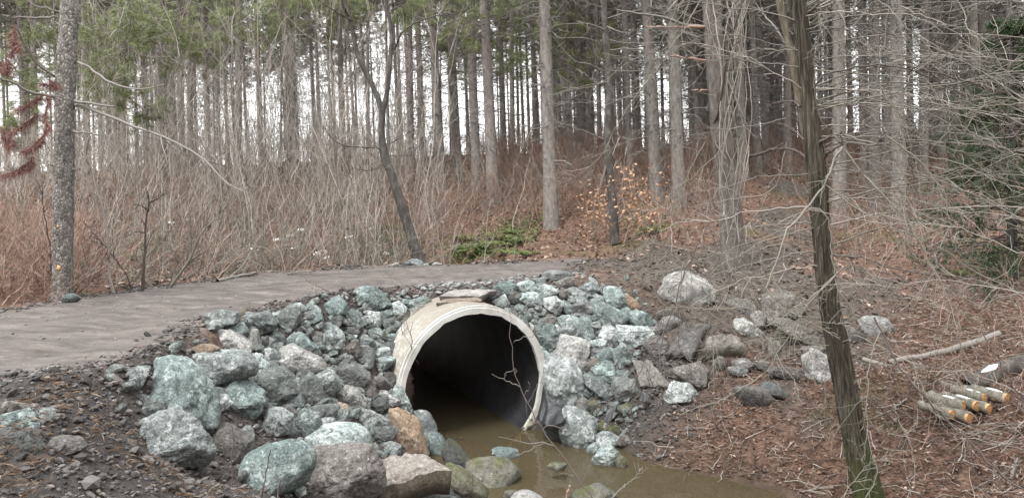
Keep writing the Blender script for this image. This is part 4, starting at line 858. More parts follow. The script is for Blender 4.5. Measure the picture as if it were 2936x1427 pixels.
rr_ = [r for r in rock_recs if r['size'] < 60 and 130 < r['c'][0] < 640 and r['c'][1] > 270]; C_ = np.array([[r['o'].location.x, r['o'].location.y] for r in rr_]*9); C_ = C_+rng.normal(0, .17, C_.shape)
C_ = C_[(ground0(C_[:,0], C_[:,1]) > .1) & (poly_sd(C_[:,0], C_[:,1], RP) > .12)]; scatter_lumps('rubble', C_[:,0], C_[:,1], rng.uniform(.022, .07, len(C_)), M_rub, 'small green-grey rubble filling gaps between the rocks', .9, .25, sub=2)
P = pts_in(3800, lambda x, y: np.exp(-((poly_sd(x, y, RP)+.02)/.17)**2)*clump(x, y, 1.8, .1), (-8, 3, 4, 14.5)); scatter_lumps('edge_clods', P[:,0], P[:,1], rng.lognormal(math.log(.013), .5, len(P)), M_clod, 'dark clods crumbling onto both edges of the dirt road')
P = pts_in(420, lambda x, y: (poly_sd(x, y, RP) < 0).astype(float), (-9, 3, 4, 14)); scatter_lumps('road_pebbles', P[:,0], P[:,1], rng.uniform(.006, .017, len(P)), M_grav, 'scattered pebbles pressed into the dirt road')

def leaves(name, X, Y, L, Wd, mat, label, tilt=.45, zo=.012, Z=None):
    n = len(X); 
    if Z is None: Z = ground(X, Y)
    ok = ~in_pipe(X, Y, Z, 1.08); X, Y, Z, L, Wd = X[ok], Y[ok], Z[ok], L[ok], Wd[ok]; n = len(X)
    a = rng.uniform(0, 2*math.pi, n); d = np.stack([np.cos(a), np.sin(a), rng.normal(0, tilt, n)], 1); d = unit(d)
    s = unit(np.stack([-np.sin(a), np.cos(a), rng.normal(0, tilt, n)], 1)); c = np.stack([X, Y, Z+zo+np.abs(rng.normal(0,.012,n))], 1)
    up = np.cross(d, s)*np.sign(np.cross(d, s)[:,2:3]+1e-9)
    V = np.stack([c-d*L[:,None]/2, c+s*Wd[:,None]/2+up*L[:,None]*.12, c+d*L[:,None]/2, c-s*Wd[:,None]/2+up*L[:,None]*.12], 1)
    F = (np.arange(n)*4)[:,None]+np.arange(4)[None]; F = np.concatenate([F[:,[0,1,2]], F[:,[0,2,3]]])
    return tag(obj(name, mkmesh(name, V, F, smooth=False), mat), label, None, kind='stuff')
def lit_w(x, y):
    r_, m_, s_ = zones(x, y); g = ground0(x, y); return np.clip(1-r_*1.0-m_*.85-s_*.9, 0, 1)*(g > .08)
def lw_r(x, y): return lit_w(x, y)*(x > 1.5)
P = pts_in(16000, lw_r, (1.5, 8, 5.5, 11.5)); leaves('fallen_leaves', P[:,0], P[:,1], rng.uniform(.02,.065,len(P)), rng.uniform(.012,.035,len(P)), M_litter, 'brown fallen leaves strewn over the right bank')
P = pts_in(26000, lw_r, (1.5, 8, 5.5, 12)); leaves('fallen_needles', P[:,0], P[:,1], rng.uniform(.05,.12,len(P)), rng.uniform(.002,.005,len(P)), M_nlitter, 'reddish fallen pine needles carpeting the right bank', .25, .016)
P = pts_in(42000, lambda x, y: lit_w(x, y)*(12/np.maximum(y,12)), (-24, 26, 11, 40)); leaves('hillside_leaves', P[:,0], P[:,1], rng.uniform(.06,.13,len(P)), rng.uniform(.04,.08,len(P)), M_litter, 'brown leaf litter covering the wooded hillside')
P = pts_in(2600, lambda x, y: np.clip(.1+1.2*vnoise(np.stack([x*1.6, y*1.6, x*0], -1)), 0, 1)*1.0, (-3.4, .3, 4.6, 6.4)); leaves('dry_needles', P[:,0], P[:,1], rng.uniform(.02,.09,len(P)), rng.uniform(.002,.005,len(P)), twig_mat('straw', (.12,.07,.045), (.22,.155,.11), (.36,.29,.22)), 'straw-coloured needles and wood shreds on the lower left bank', .3, .02)

P = pts_in(2600, lw_r, (1.6, 8.5, 5.6, 13)); n = len(P); az_ = rng.uniform(0, 6.283, n); d_ = unit(np.stack([np.cos(az_), np.sin(az_), rng.normal(.06, .12, n)], 1))
L_ = rng.lognormal(math.log(.22), .5, n); Q_ = stems(np.stack([P[:,0], P[:,1], ground(P[:,0], P[:,1])+.02], 1), d_, L_, 5, .2, .0, .04); Q_[:,:,2] = np.maximum(Q_[:,:,2], ground0(Q_[:,:,0], Q_[:,:,1])+.01)
V, F = tube_arrays(Q_, taper(n, 5, rng.uniform(.0025,.006,n), .0015), 3); tag(obj('fallen_twigs', mkmesh('fallen_twigs', V, F), M_tw_grey), 'dead stems and small twigs lying over the leaf litter of the right bank', None, kind='stuff')
# ------------------------------------------------------------------ pines
def pine_variant(seed, H=20, r=.15, crown0=8.5, dense=1.0, green=True, low=0, deadn=1.):
    """meshes for a tall plantation pine: trunk, dead branches, crown branches + needles"""
    global rng; old = rng; rng = np.random.default_rng(seed)
    K = 16; t = np.linspace(0, 1, K); ax = np.stack([.12*np.sin(t*3+seed)*t, .12*np.cos(t*2.3+seed)*t, t*H], 1)
    rad = r*(1-.72*t)*(1+.25*np.exp(-t*60)); Vt, Ft = tube_arrays(ax, rad, 12)
    Vt = Vt+unit(Vt*np.array([1,1,0]))*(fbm(Vt*np.array([9,9,2.5]), 3)*r*.05)[:,None]
    trunk = mkmesh('pine_trunk', Vt, Ft)
    zs = []; z = 1.6
    while z < crown0+1: zs += [z+rng.normal(0,.06) for _ in range(int(rng.integers(3,6)*dense*deadn))]; z += rng.uniform(.32,.5)
    zs = np.array(zs); n = len(zs); az = rng.uniform(0, 2*math.pi, n); el = rng.normal(-.02, .22, n)
    d = unit(np.stack([np.cos(az), np.sin(az), el], 1)); L = rng.uniform(.3, 1.0, n)*(.5+1.35*(zs/crown0))
    base = np.stack([np.interp(zs, ax[:,2], ax[:,0]), np.interp(zs, ax[:,2], ax[:,1]), zs], 1)
    P1 = stems(base, d, L, 5, .12, .12, .03); P2, _ = sub_stems(P1, 4, .25, .95, (.25,.6), .8, 4, .15, .05); P3, _ = sub_stems(P2, 2, .2, .9, (.3,.6), .7, 3)
    dead = mkmesh('pine_dead_branches', *join_arrays([tube_arrays(P1, taper(n,5,.016,.005), 3), tube_arrays(P2, taper(len(P2),4,.0065,.003), 3), tube_arrays(P3, taper(len(P3),3,.0045,.003), 3)]))
    zc = list(rng.uniform(crown0-low, H-.3, int(84*dense))); zc = np.array(zc); n = len(zc); az = rng.uniform(0, 2*math.pi, n)
    Lb = (2.9*(1-((zc-crown0)/(H-crown0+.5))**1.6).clip(.12, 1))*rng.uniform(.6, 1.1, n)
    d = unit(np.stack([np.cos(az), np.sin(az), rng.normal(.12,.15,n)], 1)); base = np.stack([np.interp(zc, ax[:,2], ax[:,0]), np.interp(zc, ax[:,2], ax[:,1]), zc], 1)
    C1 = stems(base, d, Lb, 6, .1, .1, .02); C2, _ = sub_stems(C1, 7, .3, 1., (.2,.45), .7, 4, .15, -.15)
    Vb, Fb = join_arrays([tube_arrays(C1, taper(n,6,.022,.007), 3), tube_arrays(C2, taper(len(C2),4,.008,.004), 3)])
    tips = np.concatenate([C2[:,-1], C2[:,-2], C2[:,-1]*.5+C2[:,-2]*.5, C1[:,-1]]); dr = unit(np.concatenate([C2[:,-1]-C2[:,-3]]*3+[C1[:,-1]-C1[:,-3]]))
    V, F = tufts(tips, dr, 13, .17, .017)
    nb = sum(len(f) for f in Fb); cm = mkmesh('pine_crown', np.vstack([Vb, V.reshape(-1,3)]), Fb+[F+len(Vb)], smooth=False, mi=np.concatenate([np.zeros(nb), np.ones(len(F))]))
    rng = old
    return trunk, dead, cm
def tufts(tips, dr, n, L, w, spread=.75):
    N = len(tips); c = np.repeat(tips, n, 0); d0 = np.repeat(dr, n, 0)
    d = unit(d0+rng.normal(0, spread, size=c.shape)+np.array([0,0,.25])); l = rng.uniform(.7, 1.15, len(c))[:,None]*L
    c = c+rng.normal(0, L*.25, size=c.shape); s = unit(np.cross(d, rng.normal(size=c.shape)))*w/2
    V = np.stack([c-s, c+s, c+d*l], 1); F = (np.arange(len(c))*3)[:,None]+np.arange(3)[None]
    return V, F
PV = [pine_variant(s, 20, .15, c0, de, True, lo) for s, c0, de, lo in [(1,6.6,1.3,1.4),(2,7.4,1.3,1.6),(3,6.0,1.25,1.2),(4,8.0,1.4,1.6)]]
PVf = []
for s_, c0_ in ((11,9.6),(12,10.4),(13,9.0)):
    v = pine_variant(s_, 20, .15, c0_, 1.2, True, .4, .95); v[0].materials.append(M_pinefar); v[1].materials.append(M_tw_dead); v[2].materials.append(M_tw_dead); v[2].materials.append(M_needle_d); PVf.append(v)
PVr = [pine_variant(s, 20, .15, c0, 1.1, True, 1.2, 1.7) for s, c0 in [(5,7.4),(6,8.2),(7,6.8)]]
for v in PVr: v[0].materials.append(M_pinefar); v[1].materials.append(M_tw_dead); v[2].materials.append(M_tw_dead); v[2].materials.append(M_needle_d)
for v in PV:
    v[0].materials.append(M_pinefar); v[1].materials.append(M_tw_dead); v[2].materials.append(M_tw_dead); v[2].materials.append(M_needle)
import copy as _c
PVd = []                                     # same trees, deep in the wood: needles with shade put into their colour
for v in PV:
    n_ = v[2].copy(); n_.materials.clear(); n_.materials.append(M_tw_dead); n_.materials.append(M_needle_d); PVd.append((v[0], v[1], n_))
# (F x at height where seen, F width, lean in px per 1000, base F y or None)
pines = []
def add_trunks(reg, L, lean):
    x0, y0, s = REG[reg]
    for x, w in L: pines.append((x0+x/s, w/s, lean))
add_trunks('U', [(250,48),(540,30),(620,46),(720,32),(770,22),(810,30),(890,56),(960,22),(1085,26),(1150,62),(1215,40),(1285,52),(1345,45),(1395,20),(1470,42),(1550,26),(1610,32),(1680,52),(1750,22)], 30)
add_trunks('V', [(25,40),(220,48),(272,44),(410,34),(445,28),(515,26),(550,26),(600,46),(695,26),(775,30),(805,26),(1000,30),(1080,46),(1165,50),(1248,30),(1295,68),(1410,66),(1492,26),(1545,70),(1660,84),(1732,46),(1792,40)], 40)
add_trunks('W', [(20,24),(60,22),(100,22),(150,36),(250,98),(310,26),(352,30),(388,46),(452,50),(492,24),(550,28),(592,36),(742,30),(802,50),(872,30),(915,26),(995,90),(1150,92),(1245,50),(1292,50),(1600,70),(1650,40),(1705,50),(1765,50),(1810,34)], 30)
add_trunks('X', [(95,50),(150,60),(430,30),(520,100),(600,40),(690,46),(760,80),(850,60),(935,100),(1020,50),(1100,70),(1165,46),(1250,60),(1330,60),(1420,50),(1480,70),(1560,60),(1650,60),(1720,56),(1790,60)], 15)
pine_list = []
for i, (fx, fw, lean) in enumerate(pines):
    dia = .30 if fw > 24 else random.uniform(.22,.30); dia = .33 if fw > 34 else dia
    Y = dia*2259/fw; Y = min(max(Y, 14.5), 62)
    pine_list.append((fx/KF, Y, dia, lean/1000+random.gauss(0,.012)))
for k in range(185):                          # deeper rows
    px = random.uniform(-60, 1084); Y = random.uniform(46, 84)
    if px < 560 and random.random() < .12: continue
    pine_list.append((px, Y, random.uniform(.19,.27), .03+random.gauss(0,.012)))
for k in range(50):                           # dense right-hand wood
    px = random.uniform(560, 1090); Y = random.uniform(30, 60); pine_list.append((px, Y, random.uniform(.26,.34), .02+random.gauss(0,.012)))
LM = [(-90,'the left edge'),(67,'the thick left pine'),(385,'the forked leaning tree'),(608,'the slim dark tree'),(728,'the vine-hung pine'),(822,'the shaggy tree'),(1100,'')]
pine_list.sort(key=lambda q: q[0])
cnt = {}
ORD = ['first','second','third','fourth','fifth','sixth','seventh','eighth','ninth','tenth','eleventh','twelfth','thirteenth','fourteenth','fifteenth','sixteenth','seventeenth','eighteenth','nineteenth','twentieth']
def ordn(n):
    if n < 20: return ORD[n]
    n += 1; return f"{n}{'st' if n%10==1 and n!=11 else 'nd' if n%10==2 else 'rd' if n%10==3 else 'th'}"
def ordw(n, what): return f"{ordn(n)} {what}"
def add_pine(px, Y, dia, lean, i, label, grp='tall pines of the plantation'):
    X = (px-512)/FPX*Y; z = float(ground0(np.array([X]), np.array([Y]))[0])
    set_ = PVr if px > 560 else (PVf if Y > 46 else PV); v = set_[i%len(set_)]
    e = empty('pine_tree', (X, Y, z-.15), label, 'tree', grp); s = dia/.30
    e.rotation_euler = (random.gauss(0,.01), -lean, random.uniform(0, 6.28) if abs(lean) < 1e-6 else 0)
    sc = random.uniform(.92, 1.08)
    a = random.uniform(0, 6.28)
    for nm, me, k in (('trunk', v[0], s), ('dead_branches', v[1], 1), ('crown', v[2], 1)):
        o = bpy.data.objects.new(nm, me); link(o, e); o.scale = (k, k, sc); o.rotation_euler = (0, 0, a)
    return e
for i, (px, Y, dia, lean) in enumerate(pine_list):
    near = Y < 30; zn = max(j for j in range(len(LM)) if px >= LM[j][0]) if px >= LM[0][0] else 0
    row = 'near' if Y < 30 else ('middle' if Y < 48 else 'far'); k = (zn, row); n = cnt.get(k, 0); cnt[k] = n+1
    thick = 'thick-stemmed' if Y < 30 else ('slender' if Y < 48 else 'thin distant')
    lab = f"{thick} pine, {ordn(n)} of the {row} row counted rightward from {LM[zn][1]}"
    add_pine(px, Y, dia, lean, i, lab)

# thick left pine
def trunk_path(pts, Ys, rads, K=40, n=20, amp=.05, fq=(8,8,2)):
    P = resample(np.array([np.append(atO(x, y, Y), r_) for (x, y), Y, r_ in zip(pts, Ys, rads)]), K)
    V, F = tube_arrays(P[:,:3], P[:,3], n, cap=False); c = np.repeat(P[:,:3], n, 0); d = unit(V-c)
    V = V+d*(np.repeat(P[:,3], n)*amp*2*fbm(V*np.array(fq), 4, .6))[:,None]; return P, V, F
Yb = 10.05
P, Vt, Ft = trunk_path([(155,772),(157,700),(160,480),(163,300),(172,100),(182,-60),(196,-400)], [Yb]*7, [.16,.125,.122,.118,.11,.105,.085], 90, 28, .05, (14,14,9))
base = P[0,:3]; base = np.array([base[0], base[1], base[2]])
lp = empty('pine_tree', base, 'thick grey scaly-barked pine standing at the far edge of the road, nearest tree at left', 'tree')
obj('trunk', mkmesh('left_pine_trunk', Vt-base, Ft), M_pine, lp)
def path_tube(paths, r0, r1, K=14, n=5, side=3, sl=(.15,.4), wig=.006, mat=None, Lmul=1., ang=.8, sub=2, rs=.35, droop=.05):
    """paths: list of world polylines -> arrays of a branch with side twigs"""
    parts = []
    for q in paths:
        q = np.asarray(q, float); L = np.linalg.norm(np.diff(q, axis=0), axis=1).sum(); P = resample(q, K)
        w = rng.normal(0, wig, P.shape); w[0] = 0; P = P+w; parts.append(tube_arrays(P, np.linspace(r0, r1, K), n))
        if side:
            k_ = min(1., .85/(max(L, .1)*sl[1]*Lmul)); sl = (sl[0]*k_, sl[1]*k_)
            S1, _ = sub_stems(P[None], side, .12, .97, (sl[0]*Lmul, sl[1]*Lmul), ang, 5, .18, droop, .025); parts.append(tube_arrays(S1, taper(len(S1),5,max(r0*rs,.0025),.0018), 3))
            if sub:
                S2, _ = sub_stems(S1, sub, .2, .95, (.3,.6), .7, 4, .15, droop, .03); parts.append(tube_arrays(S2, taper(len(S2),4,.0025,.0015), 3))
    return join_arrays(parts)
def RP_(reg, s, Y0, Y1):
    v = list(map(float, s.replace(',', ' ').split())); n = len(v)//2; out = []
    for i in range(n): px, py = reg2P(reg, v[2*i], v[2*i+1]); out.append(atP(px, py, Y0+(Y1-Y0)*i/(n-1)))
    return out
for s, a, b_, r0, r1, sd in [('545,435 640,480 760,575 900,620 1000,625 1160,590',10.05,9.0,.018,.006,6),('525,735 700,790 890,870 1060,925 1240,1000 1400,1090 1500,1180 1560,1270 1700,1340 1800,1300',10.05,8.6,.022,.004,14),
      ('530,710 650,725 800,750',10.0,9.8,.022,.012,1),('515,925 600,935 700,945',10,9.7,.018,.007,1),('400,690 300,662 200,645 100,580 -10,548',10.05,9.6,.024,.014,8),('405,122 250,122 120,118 0,105',10.05,9.6,.016,.010,7),
      ('435,90 330,60 200,15 120,-60',10.05,9.9,.012,.006,6),('405,550 300,480 210,370 130,220 70,120 30,0',10.05,9.3,.016,.010,10),('500,1185 560,1190',10.02,9.95,.012,.007,0),('385,1170 350,1155',10,9.95,.008,.005,0),
      ('430,400 330,380 180,385 60,400',10.05,9.8,.007,.004,6),('545,160 640,205 760,190',10.05,9.8,.008,.004,4)]:
    V, F = path_tube([np.array(RP_('U', s, a, b_))-base], r0, r1, 14, 6, sd, (.08,.25)); obj('branch', mkmesh('branch', V, F), M_tw_dead, lp)
# rusty dead needle sprays
def spray(paths, n=60, L=.09, w=.004, hang=.6):
    parts = []
    for q in paths:
        P = resample(np.asarray(q, float), n); parts.append(tube_arrays(P, np.linspace(.005,.002,n), 3)); c = np.repeat(P, 9, 0); tg = np.repeat(unit(np.gradient(P, axis=0)), 9, 0)
        d = unit(tg*.7+rng.normal(0,.55,size=c.shape)+np.array([0,0,-hang])); s = unit(np.cross(d, rng.normal(size=c.shape)))*w/2; l = rng.uniform(.7,1.2,len(c))[:,None]*L
        parts.append((np.stack([c-s, c+s, c+d*l], 1).reshape(-1,3), np.arange(len(c)*3).reshape(-1,3)))
    return join_arrays(parts)
sp_ = ['300,665 220,720 120,770','330,680 340,720 320,820 350,900','270,790 200,860 90,920','90,920 60,960 100,1020','40,890 20,960 60,1030','330,900 290,980 220,1040','300,960 260,1020 170,1060','235,1100 180,1160 110,1200 30,1230','235,1110 200,1180 90,1210','90,230 110,330 70,380','60,430 50,500','0,430 30,480','340,560 400,600 300,590','100,180 90,300 130,340']
V, F = spray([np.array(RP_('U', s, 9.5, 9.2))-base for s in sp_], 46, .13, .006); obj('dead_needle_sprays', mkmesh('dead_needle_sprays', V, F, smooth=False), M_needle_dead, lp)
# snapped bark scars
for (x, y, w, h) in [(403,557,14,26),(411,828,11,18)]:
    px, py = reg2P('K', x, y); c = atP(px, py, Yb-.122); n = 14; a = np.linspace(0, 2*math.pi, n, endpoint=False); rr = 1+.3*rng.random(n); s = Yb/FPX/2.455/KF*1.0
    ring = np.stack([np.cos(a)*rr*w*s*1.1, -.0*a+.03*(np.abs(np.cos(a)*w*s*1.1)/.12)**2, np.sin(a)*rr*h*s], 1)+c-base; V = np.vstack([ring, ring+[0,.04,0], [c-base+np.array([0,-.005,0])]])
    F = [(i, (i+1)%n, n+(i+1)%n) for i in range(n)]+[(i, n+(i+1)%n, n+i) for i in range(n)]+[((i+1)%n, i, 2*n) for i in range(n)]
    m_ = bpy.data.materials.get('raw_wood')
    if not m_: m_, t, b = newmat('raw_wood'); tc = nd(t,'ShaderNodeTexCoord'); c_ = ramp(t, noise_n(t, 30, 4, .6, tc.outputs['Object']).outputs[0], [(.3,(.42,.20,.08)),(.7,(.66,.42,.22))]); t.links.new(c_.outputs[0], b.inputs['Base Color']); M_raw = m_
    obj('bark_scar', mkmesh('bark_scar', V, np.array(F)), M_raw, lp)

# green boughs of near pines hanging into the frame top-left and top-centre
def bough(pts, Y, label, seed, mat=M_needle, n=26, grp='green pine boughs hanging into the top of the view'):
    P = np.array([atO(x, y, Y+(i*.3)) for i, (x, y) in enumerate(pts)]); org = P[0].copy()
    e = empty('pine_bough', org, label, 'branch', grp); P = resample(P-org, 10)
    S1, _ = sub_stems(P[None], n, .05, 1., (.25,.55), .75, 5, .15, -.05, .02); S2, _ = sub_stems(S1, 4, .3, 1., (.3,.5), .7, 4, .1, -.1)
    V, F = join_arrays([tube_arrays(P, np.linspace(.02,.006,10), 5), tube_arrays(S1, taper(len(S1),5,.007,.003), 3), tube_arrays(S2, taper(len(S2),4,.004,.002), 3)])
    obj('stem', mkmesh('stem', V, F), M_tw_dead, e)
    tips = np.concatenate([S2[:,-1], S2[:,-2], S1[:,-1], S2[:,-1]*.5+S2[:,-2]*.5]); dr = unit(np.concatenate([S2[:,-1]-S2[:,-2]]*2+[S1[:,-1]-S1[:,-2]]+[S2[:,-1]-S2[:,-2]]))
    V, F = tufts(tips, dr, 18, .15, .008, .6); obj('needles', mkmesh('needles', V, F, smooth=False), mat, e)
for i, (pts, Y, lab) in enumerate([
  ([(300,-60),(330,40),(300,140),(270,210)], 17, 'green bough right of the thick left pine, hanging steeply'),
  ([(200,-80),(280,60),(390,120),(470,150)], 19, 'green bough reaching right from behind the thick left pine top'),
  ([(620,-60),(600,30),(520,90),(430,120)], 20, 'green bough sloping left above the bright sky gap'),
  ([(720,-70),(690,20),(620,60),(560,70)], 21, 'bright green bough at the top left of centre'),
  ([(60,-80),(100,20),(60,120),(30,200)], 15, 'green bough in the top left corner'),
  ([(230,120),(260,190),(330,250),(380,290)], 18, 'lower green bough right of the thick left pine'),
  ([(20,150),(70,220),(60,300),(20,350)], 20, 'bluish green bough low at the left edge'),
  ([(1380,-60),(1300,30),(1220,60),(1130,80)], 21, 'green bough sloping left over the pine rows at top centre'),
  ([(1450,-40),(1380,60),(1320,130),(1250,170)], 22, 'green bough hanging lowest at top centre'),
  ([(1200,-60),(1120,10),(1080,40),(1020,60)], 22, 'green bough just right of the forked tree limbs'),
  ([(1100,60),(1160,140),(1230,170),(1300,180)], 24, 'green bough spreading right at top centre'),
  ([(1480,60),(1520,110),(1480,180),(1430,210)], 23, 'green bough beside the slim dark tree'),
  ([(760,-60),(820,0),(880,20),(930,30)], 23, 'green bough behind the forked tree, top centre left'),
  ([(1000,-70),(1040,10),(1100,50),(1150,110)], 25, 'green bough between the forked tree and the top centre boughs'),
  ([(1350,-70),(1400,0),(1420,70),(1400,140)], 26, 'steep green bough left of the slim dark tree'),
  ([(420,-70),(380,10),(330,60),(260,80)], 21, 'green bough sloping left in the top left quarter'),
  ([(900,-80),(830,-10),(760,30),(700,50)], 26, 'green bough sloping left just left of the forked limbs'),
  ([(120,40),(200,110),(240,190),(250,260)], 22, 'green bough hanging close right of the thick left pine'),
  ([(1260,-70),(1230,30),(1180,90),(1100,130)], 27, 'green bough in the middle of the top centre foliage'),
  ([(500,-50),(470,20),(400,60),(340,70)], 18, 'dark green bough in the top left quarter'),
  ]): bough(pts, Y, lab, i, n=24)

# ------------------------------------------------------------------ forked leaning tree
def tree_from(name, base, label, cat='tree', grp=None): return empty(name, base, label, cat, grp)
YF = 14.3
P, Vt, Ft = trunk_path([(1058,668),(1040,610),(1012,520),(985,440),(966,385),(960,340),(962,275)], [YF]*7, [.115,.098,.088,.08,.078,.062,.062], 60, 18, .05, (10,10,3))
base = P[0,:3].copy(); ft = tree_from('forked_tree', base, 'dark forked tree leaning left, growing at the far road edge above the culvert'); parts = [(Vt-base, Ft)]
for pts, rr in (([(962,282),(948,240),(925,190),(900,140),(885,70),(868,0),(850,-120)], [.055,.046,.045,.042,.036,.034,.02]), ([(962,282),(972,240),(978,190),(984,120),(982,60),(972,-10),(985,-150)], [.055,.045,.043,.040,.034,.028,.014])):
    P, V2, F2 = trunk_path(pts, [YF]*7, rr, 40, 12, .05, (10,10,3)); parts.append((V2-base, F2))
obj('trunk', mkmesh('forked_trunk', *join_arrays(parts)), M_forked, ft)
for s, Y1, r0, sd in [('820,1040 700,1035 600,1020 520,970 450,880',13.6,.012,8),('930,1010 1000,970 1080,920 1140,880',13.8,.012,6),('905,840 930,880 945,930',14.2,.01,3),
    ('670,150 560,90 450,20 380,-20',13.8,.016,9),('690,155 800,150 950,160',14.8,.012,7),('960,350 1020,220 1180,130 1400,90 1640,0',13.4,.018,12),('930,80 1000,40 1080,-20',14,.014,7),
    ('920,90 900,40 880,-30',14.6,.010,5),('640,110 610,60 590,0',14,.03,3),('950,60 1050,0 1100,-40',14,.012,5),('880,1060 830,1030 820,990',14.1,.014,3),('680,200 720,230 700,330 650,370',14,.008,5),
    ('905,1130 820,1190 700,1190 600,1140',14.0,.010,5),('930,1090 1060,1090 1150,1010 1240,920',13.9,.009,6)]:
    V, F = path_tube([np.array(RP_('V', s, YF, Y1))-base], r0, .004, 14, 5, sd, (.12,.35)); obj('branch', mkmesh('branch', V, F), M_forked, ft)

# ------------------------------------------------------------------ slim dark tree
YS = 15.6
P, Vt, Ft = trunk_path([(1547,612),(1540,500),(1531,400),(1529,300),(1533,200),(1524,100),(1518,0),(1512,-150)], [YS]*8, [.10,.085,.08,.078,.07,.066,.06,.05], 60, 16, .06, (9,9,3))
base = P[0,:3].copy(); st = tree_from('slim_tree', base, 'slim dark-trunked tree with dead side branches, behind the tan-leaved sapling'); obj('trunk', mkmesh('slim_trunk', Vt-base, Ft), M_forked, st)
for s, Y1, r0, sd in [('640,220 540,175 400,165 260,180',15.0,.02,10),('625,500 500,450 400,420 250,250',15,.016,10),('650,350 800,340 920,360 1080,400',15.2,.014,9),('640,440 560,380 520,200',15.3,.014,6),
    ('640,130 760,90 880,70',15.2,.012,7),('640,60 500,20 380,-20',15.2,.012,8),('650,800 560,710 470,640',15.3,.010,6),('640,700 500,720 300,715',15.2,.010,7),('640,990 480,920 330,870 190,870',15.2,.012,8),
    ('650,500 800,500 950,490',15.2,.01,6),('650,570 500,600 330,640 200,690',15.1,.01,8),('655,280 760,300 900,300 1040,290',15,.011,8),('630,180 720,220 800,230',15,.016,3)]:
    V, F = path_tube([np.array(RP_('W', s, YS, Y1))-base], r0, .004, 12, 5, sd, (.15,.4)); obj('branch', mkmesh('branch', V, F), M_tw_dead, st)
V, F = path_tube([np.array(RP_('M', '630,110 615,180 590,260 580,320', YS, 15.2))-base], .03, .02, 10, 6, 0); obj('branch', mkmesh('branch', V, F), M_tw_dark, st)

# ------------------------------------------------------------------ vine-hung pine
YV = 13.5
P, Vt, Ft = trunk_path([(1849,685),(1848,655),(1842,600),(1835,500),(1822,400),(1812,300),(1802,200),(1795,100),(1790,0),(1785,-200)], [YV]*10, [.27,.25,.205,.19,.18,.172,.165,.16,.155,.14], 80, 26, .05, (8,8,2.5))
base = P[0,:3].copy(); vt = tree_from('vine_hung_pine', base, 'broad grey pine trunk draped with long pale vines, right of centre'); obj('trunk', mkmesh('vine_pine_trunk', Vt-base, Ft), M_vinep, vt)
for k in range(12):
    x0 = random.uniform(1790, 1905); x1 = random.uniform(1805, 1880); am = random.uniform(8, 26); ph = random.uniform(0, 6.28); y1 = random.uniform(420, 690)
    pts = [atO(x0+(x1-x0)*(j/9)+am*math.sin(ph+j*.9)+(-30*math.sin(j/9*3.14) if k%4 == 0 else 0), -60+(y1+60)*j/9, YV-random.uniform(.22,.45)) for j in range(10)]
    V, F = path_tube([np.array(pts)-base], random.uniform(.005,.013), random.uniform(.004,.006), 30, 4, 2, (.05,.15), wig=.008, sub=1); obj('vine', mkmesh('vine', V, F), M_tw_grey if k%3 else M_tw_pale, vt)
for s, Y1, r0, sd, mt in [('1380,880 1420,800 1450,620 1480,420 1530,200 1600,0',12.3,.03,6,M_tw_dark),('1320,190 1150,165 1000,110 850,95 700,65',12.0,.03,4,M_tw_dead),('1340,190 1050,190 900,185',12.3,.035,1,M_tw_red),
    ('1340,430 1200,410 1070,385',12.4,.03,1,M_tw_red),('1340,635 1230,635',12.5,.022,0,M_tw_red),('1640,1100 1800,1050 1900,1000',12.4,.03,4,M_tw_dark),('1390,980 1430,1050 1480,1120',12.6,.02,1,M_tw_dark)]:
    V, F = path_tube([np.array(RP_('W', s, YV, Y1))-base], r0, r0*.4, 14, 6, sd, (.1,.3)); obj('branch', mkmesh('branch', V, F), mt, vt)

# ------------------------------------------------------------------ shaggy tree (right foreground)
YR = 7.3
ctr = [(2192,1290),(2180,1230),(2150,1100),(2128,980),(2105,860),(2085,760),(2074,660),(2064,560),(2056,450),(2046,360),(2035,260),(2022,120),(2012,0),(2000,-200)]
rd_ = [.16,.135,.110,.102,.096,.086,.080,.078,.083,.078,.070,.066,.062,.055]
P = resample(np.array([np.append(atO(x, y, YR), r_) for (x, y), r_ in zip(ctr, rd_)]), 260); n = 72
Vt, Ft = tube_arrays(P[:,:3], P[:,3], n); cc = np.repeat(P[:,:3], n, 0); d = unit(Vt-cc); ang = np.tile(np.arange(n)*2*math.pi/n, len(P)); hgt = Vt[:,2]
q = np.stack([np.cos(ang)*3.4, np.sin(ang)*3.4, hgt*1.3], 1); f1 = fbm(q+vnoise(q*.7)[:,None]*.8, 4, .6); rid = np.abs(vnoise(np.stack([np.cos(ang)*5+3, np.sin(ang)*5, hgt*1.1], 1)))
Vt = Vt+d*((f1*.012)-(np.exp(-(rid/.14)**2)*.016)+.004*vnoise(np.stack([np.cos(ang)*14, np.sin(ang)*14, hgt*7], 1)))[:,None]
base = P[0,:3].copy(); Pr = P.copy(); rt = tree_from('shaggy_tree', base, 'dark tree with shaggy furrowed bark and mossy foot, right foreground'); obj('trunk', mkmesh('shaggy_trunk', Vt-base, Ft), M_rough, rt)
P2, V2, F2 = trunk_path([(2052,470),(2030,330),(2010,240),(1990,130),(1968,40),(1950,-60),(1930,-200)], [7.42]*7, [.05,.05,.045,.038,.034,.03,.03], 60, 18, .08, (12,12,3))
obj('second_stem', mkmesh('second_stem', V2-base, F2), bark_mat('paler_bark', (.07,.06,.045), (.17,.15,.115), (.27,.25,.20), 12, 2, 1, .02), rt)
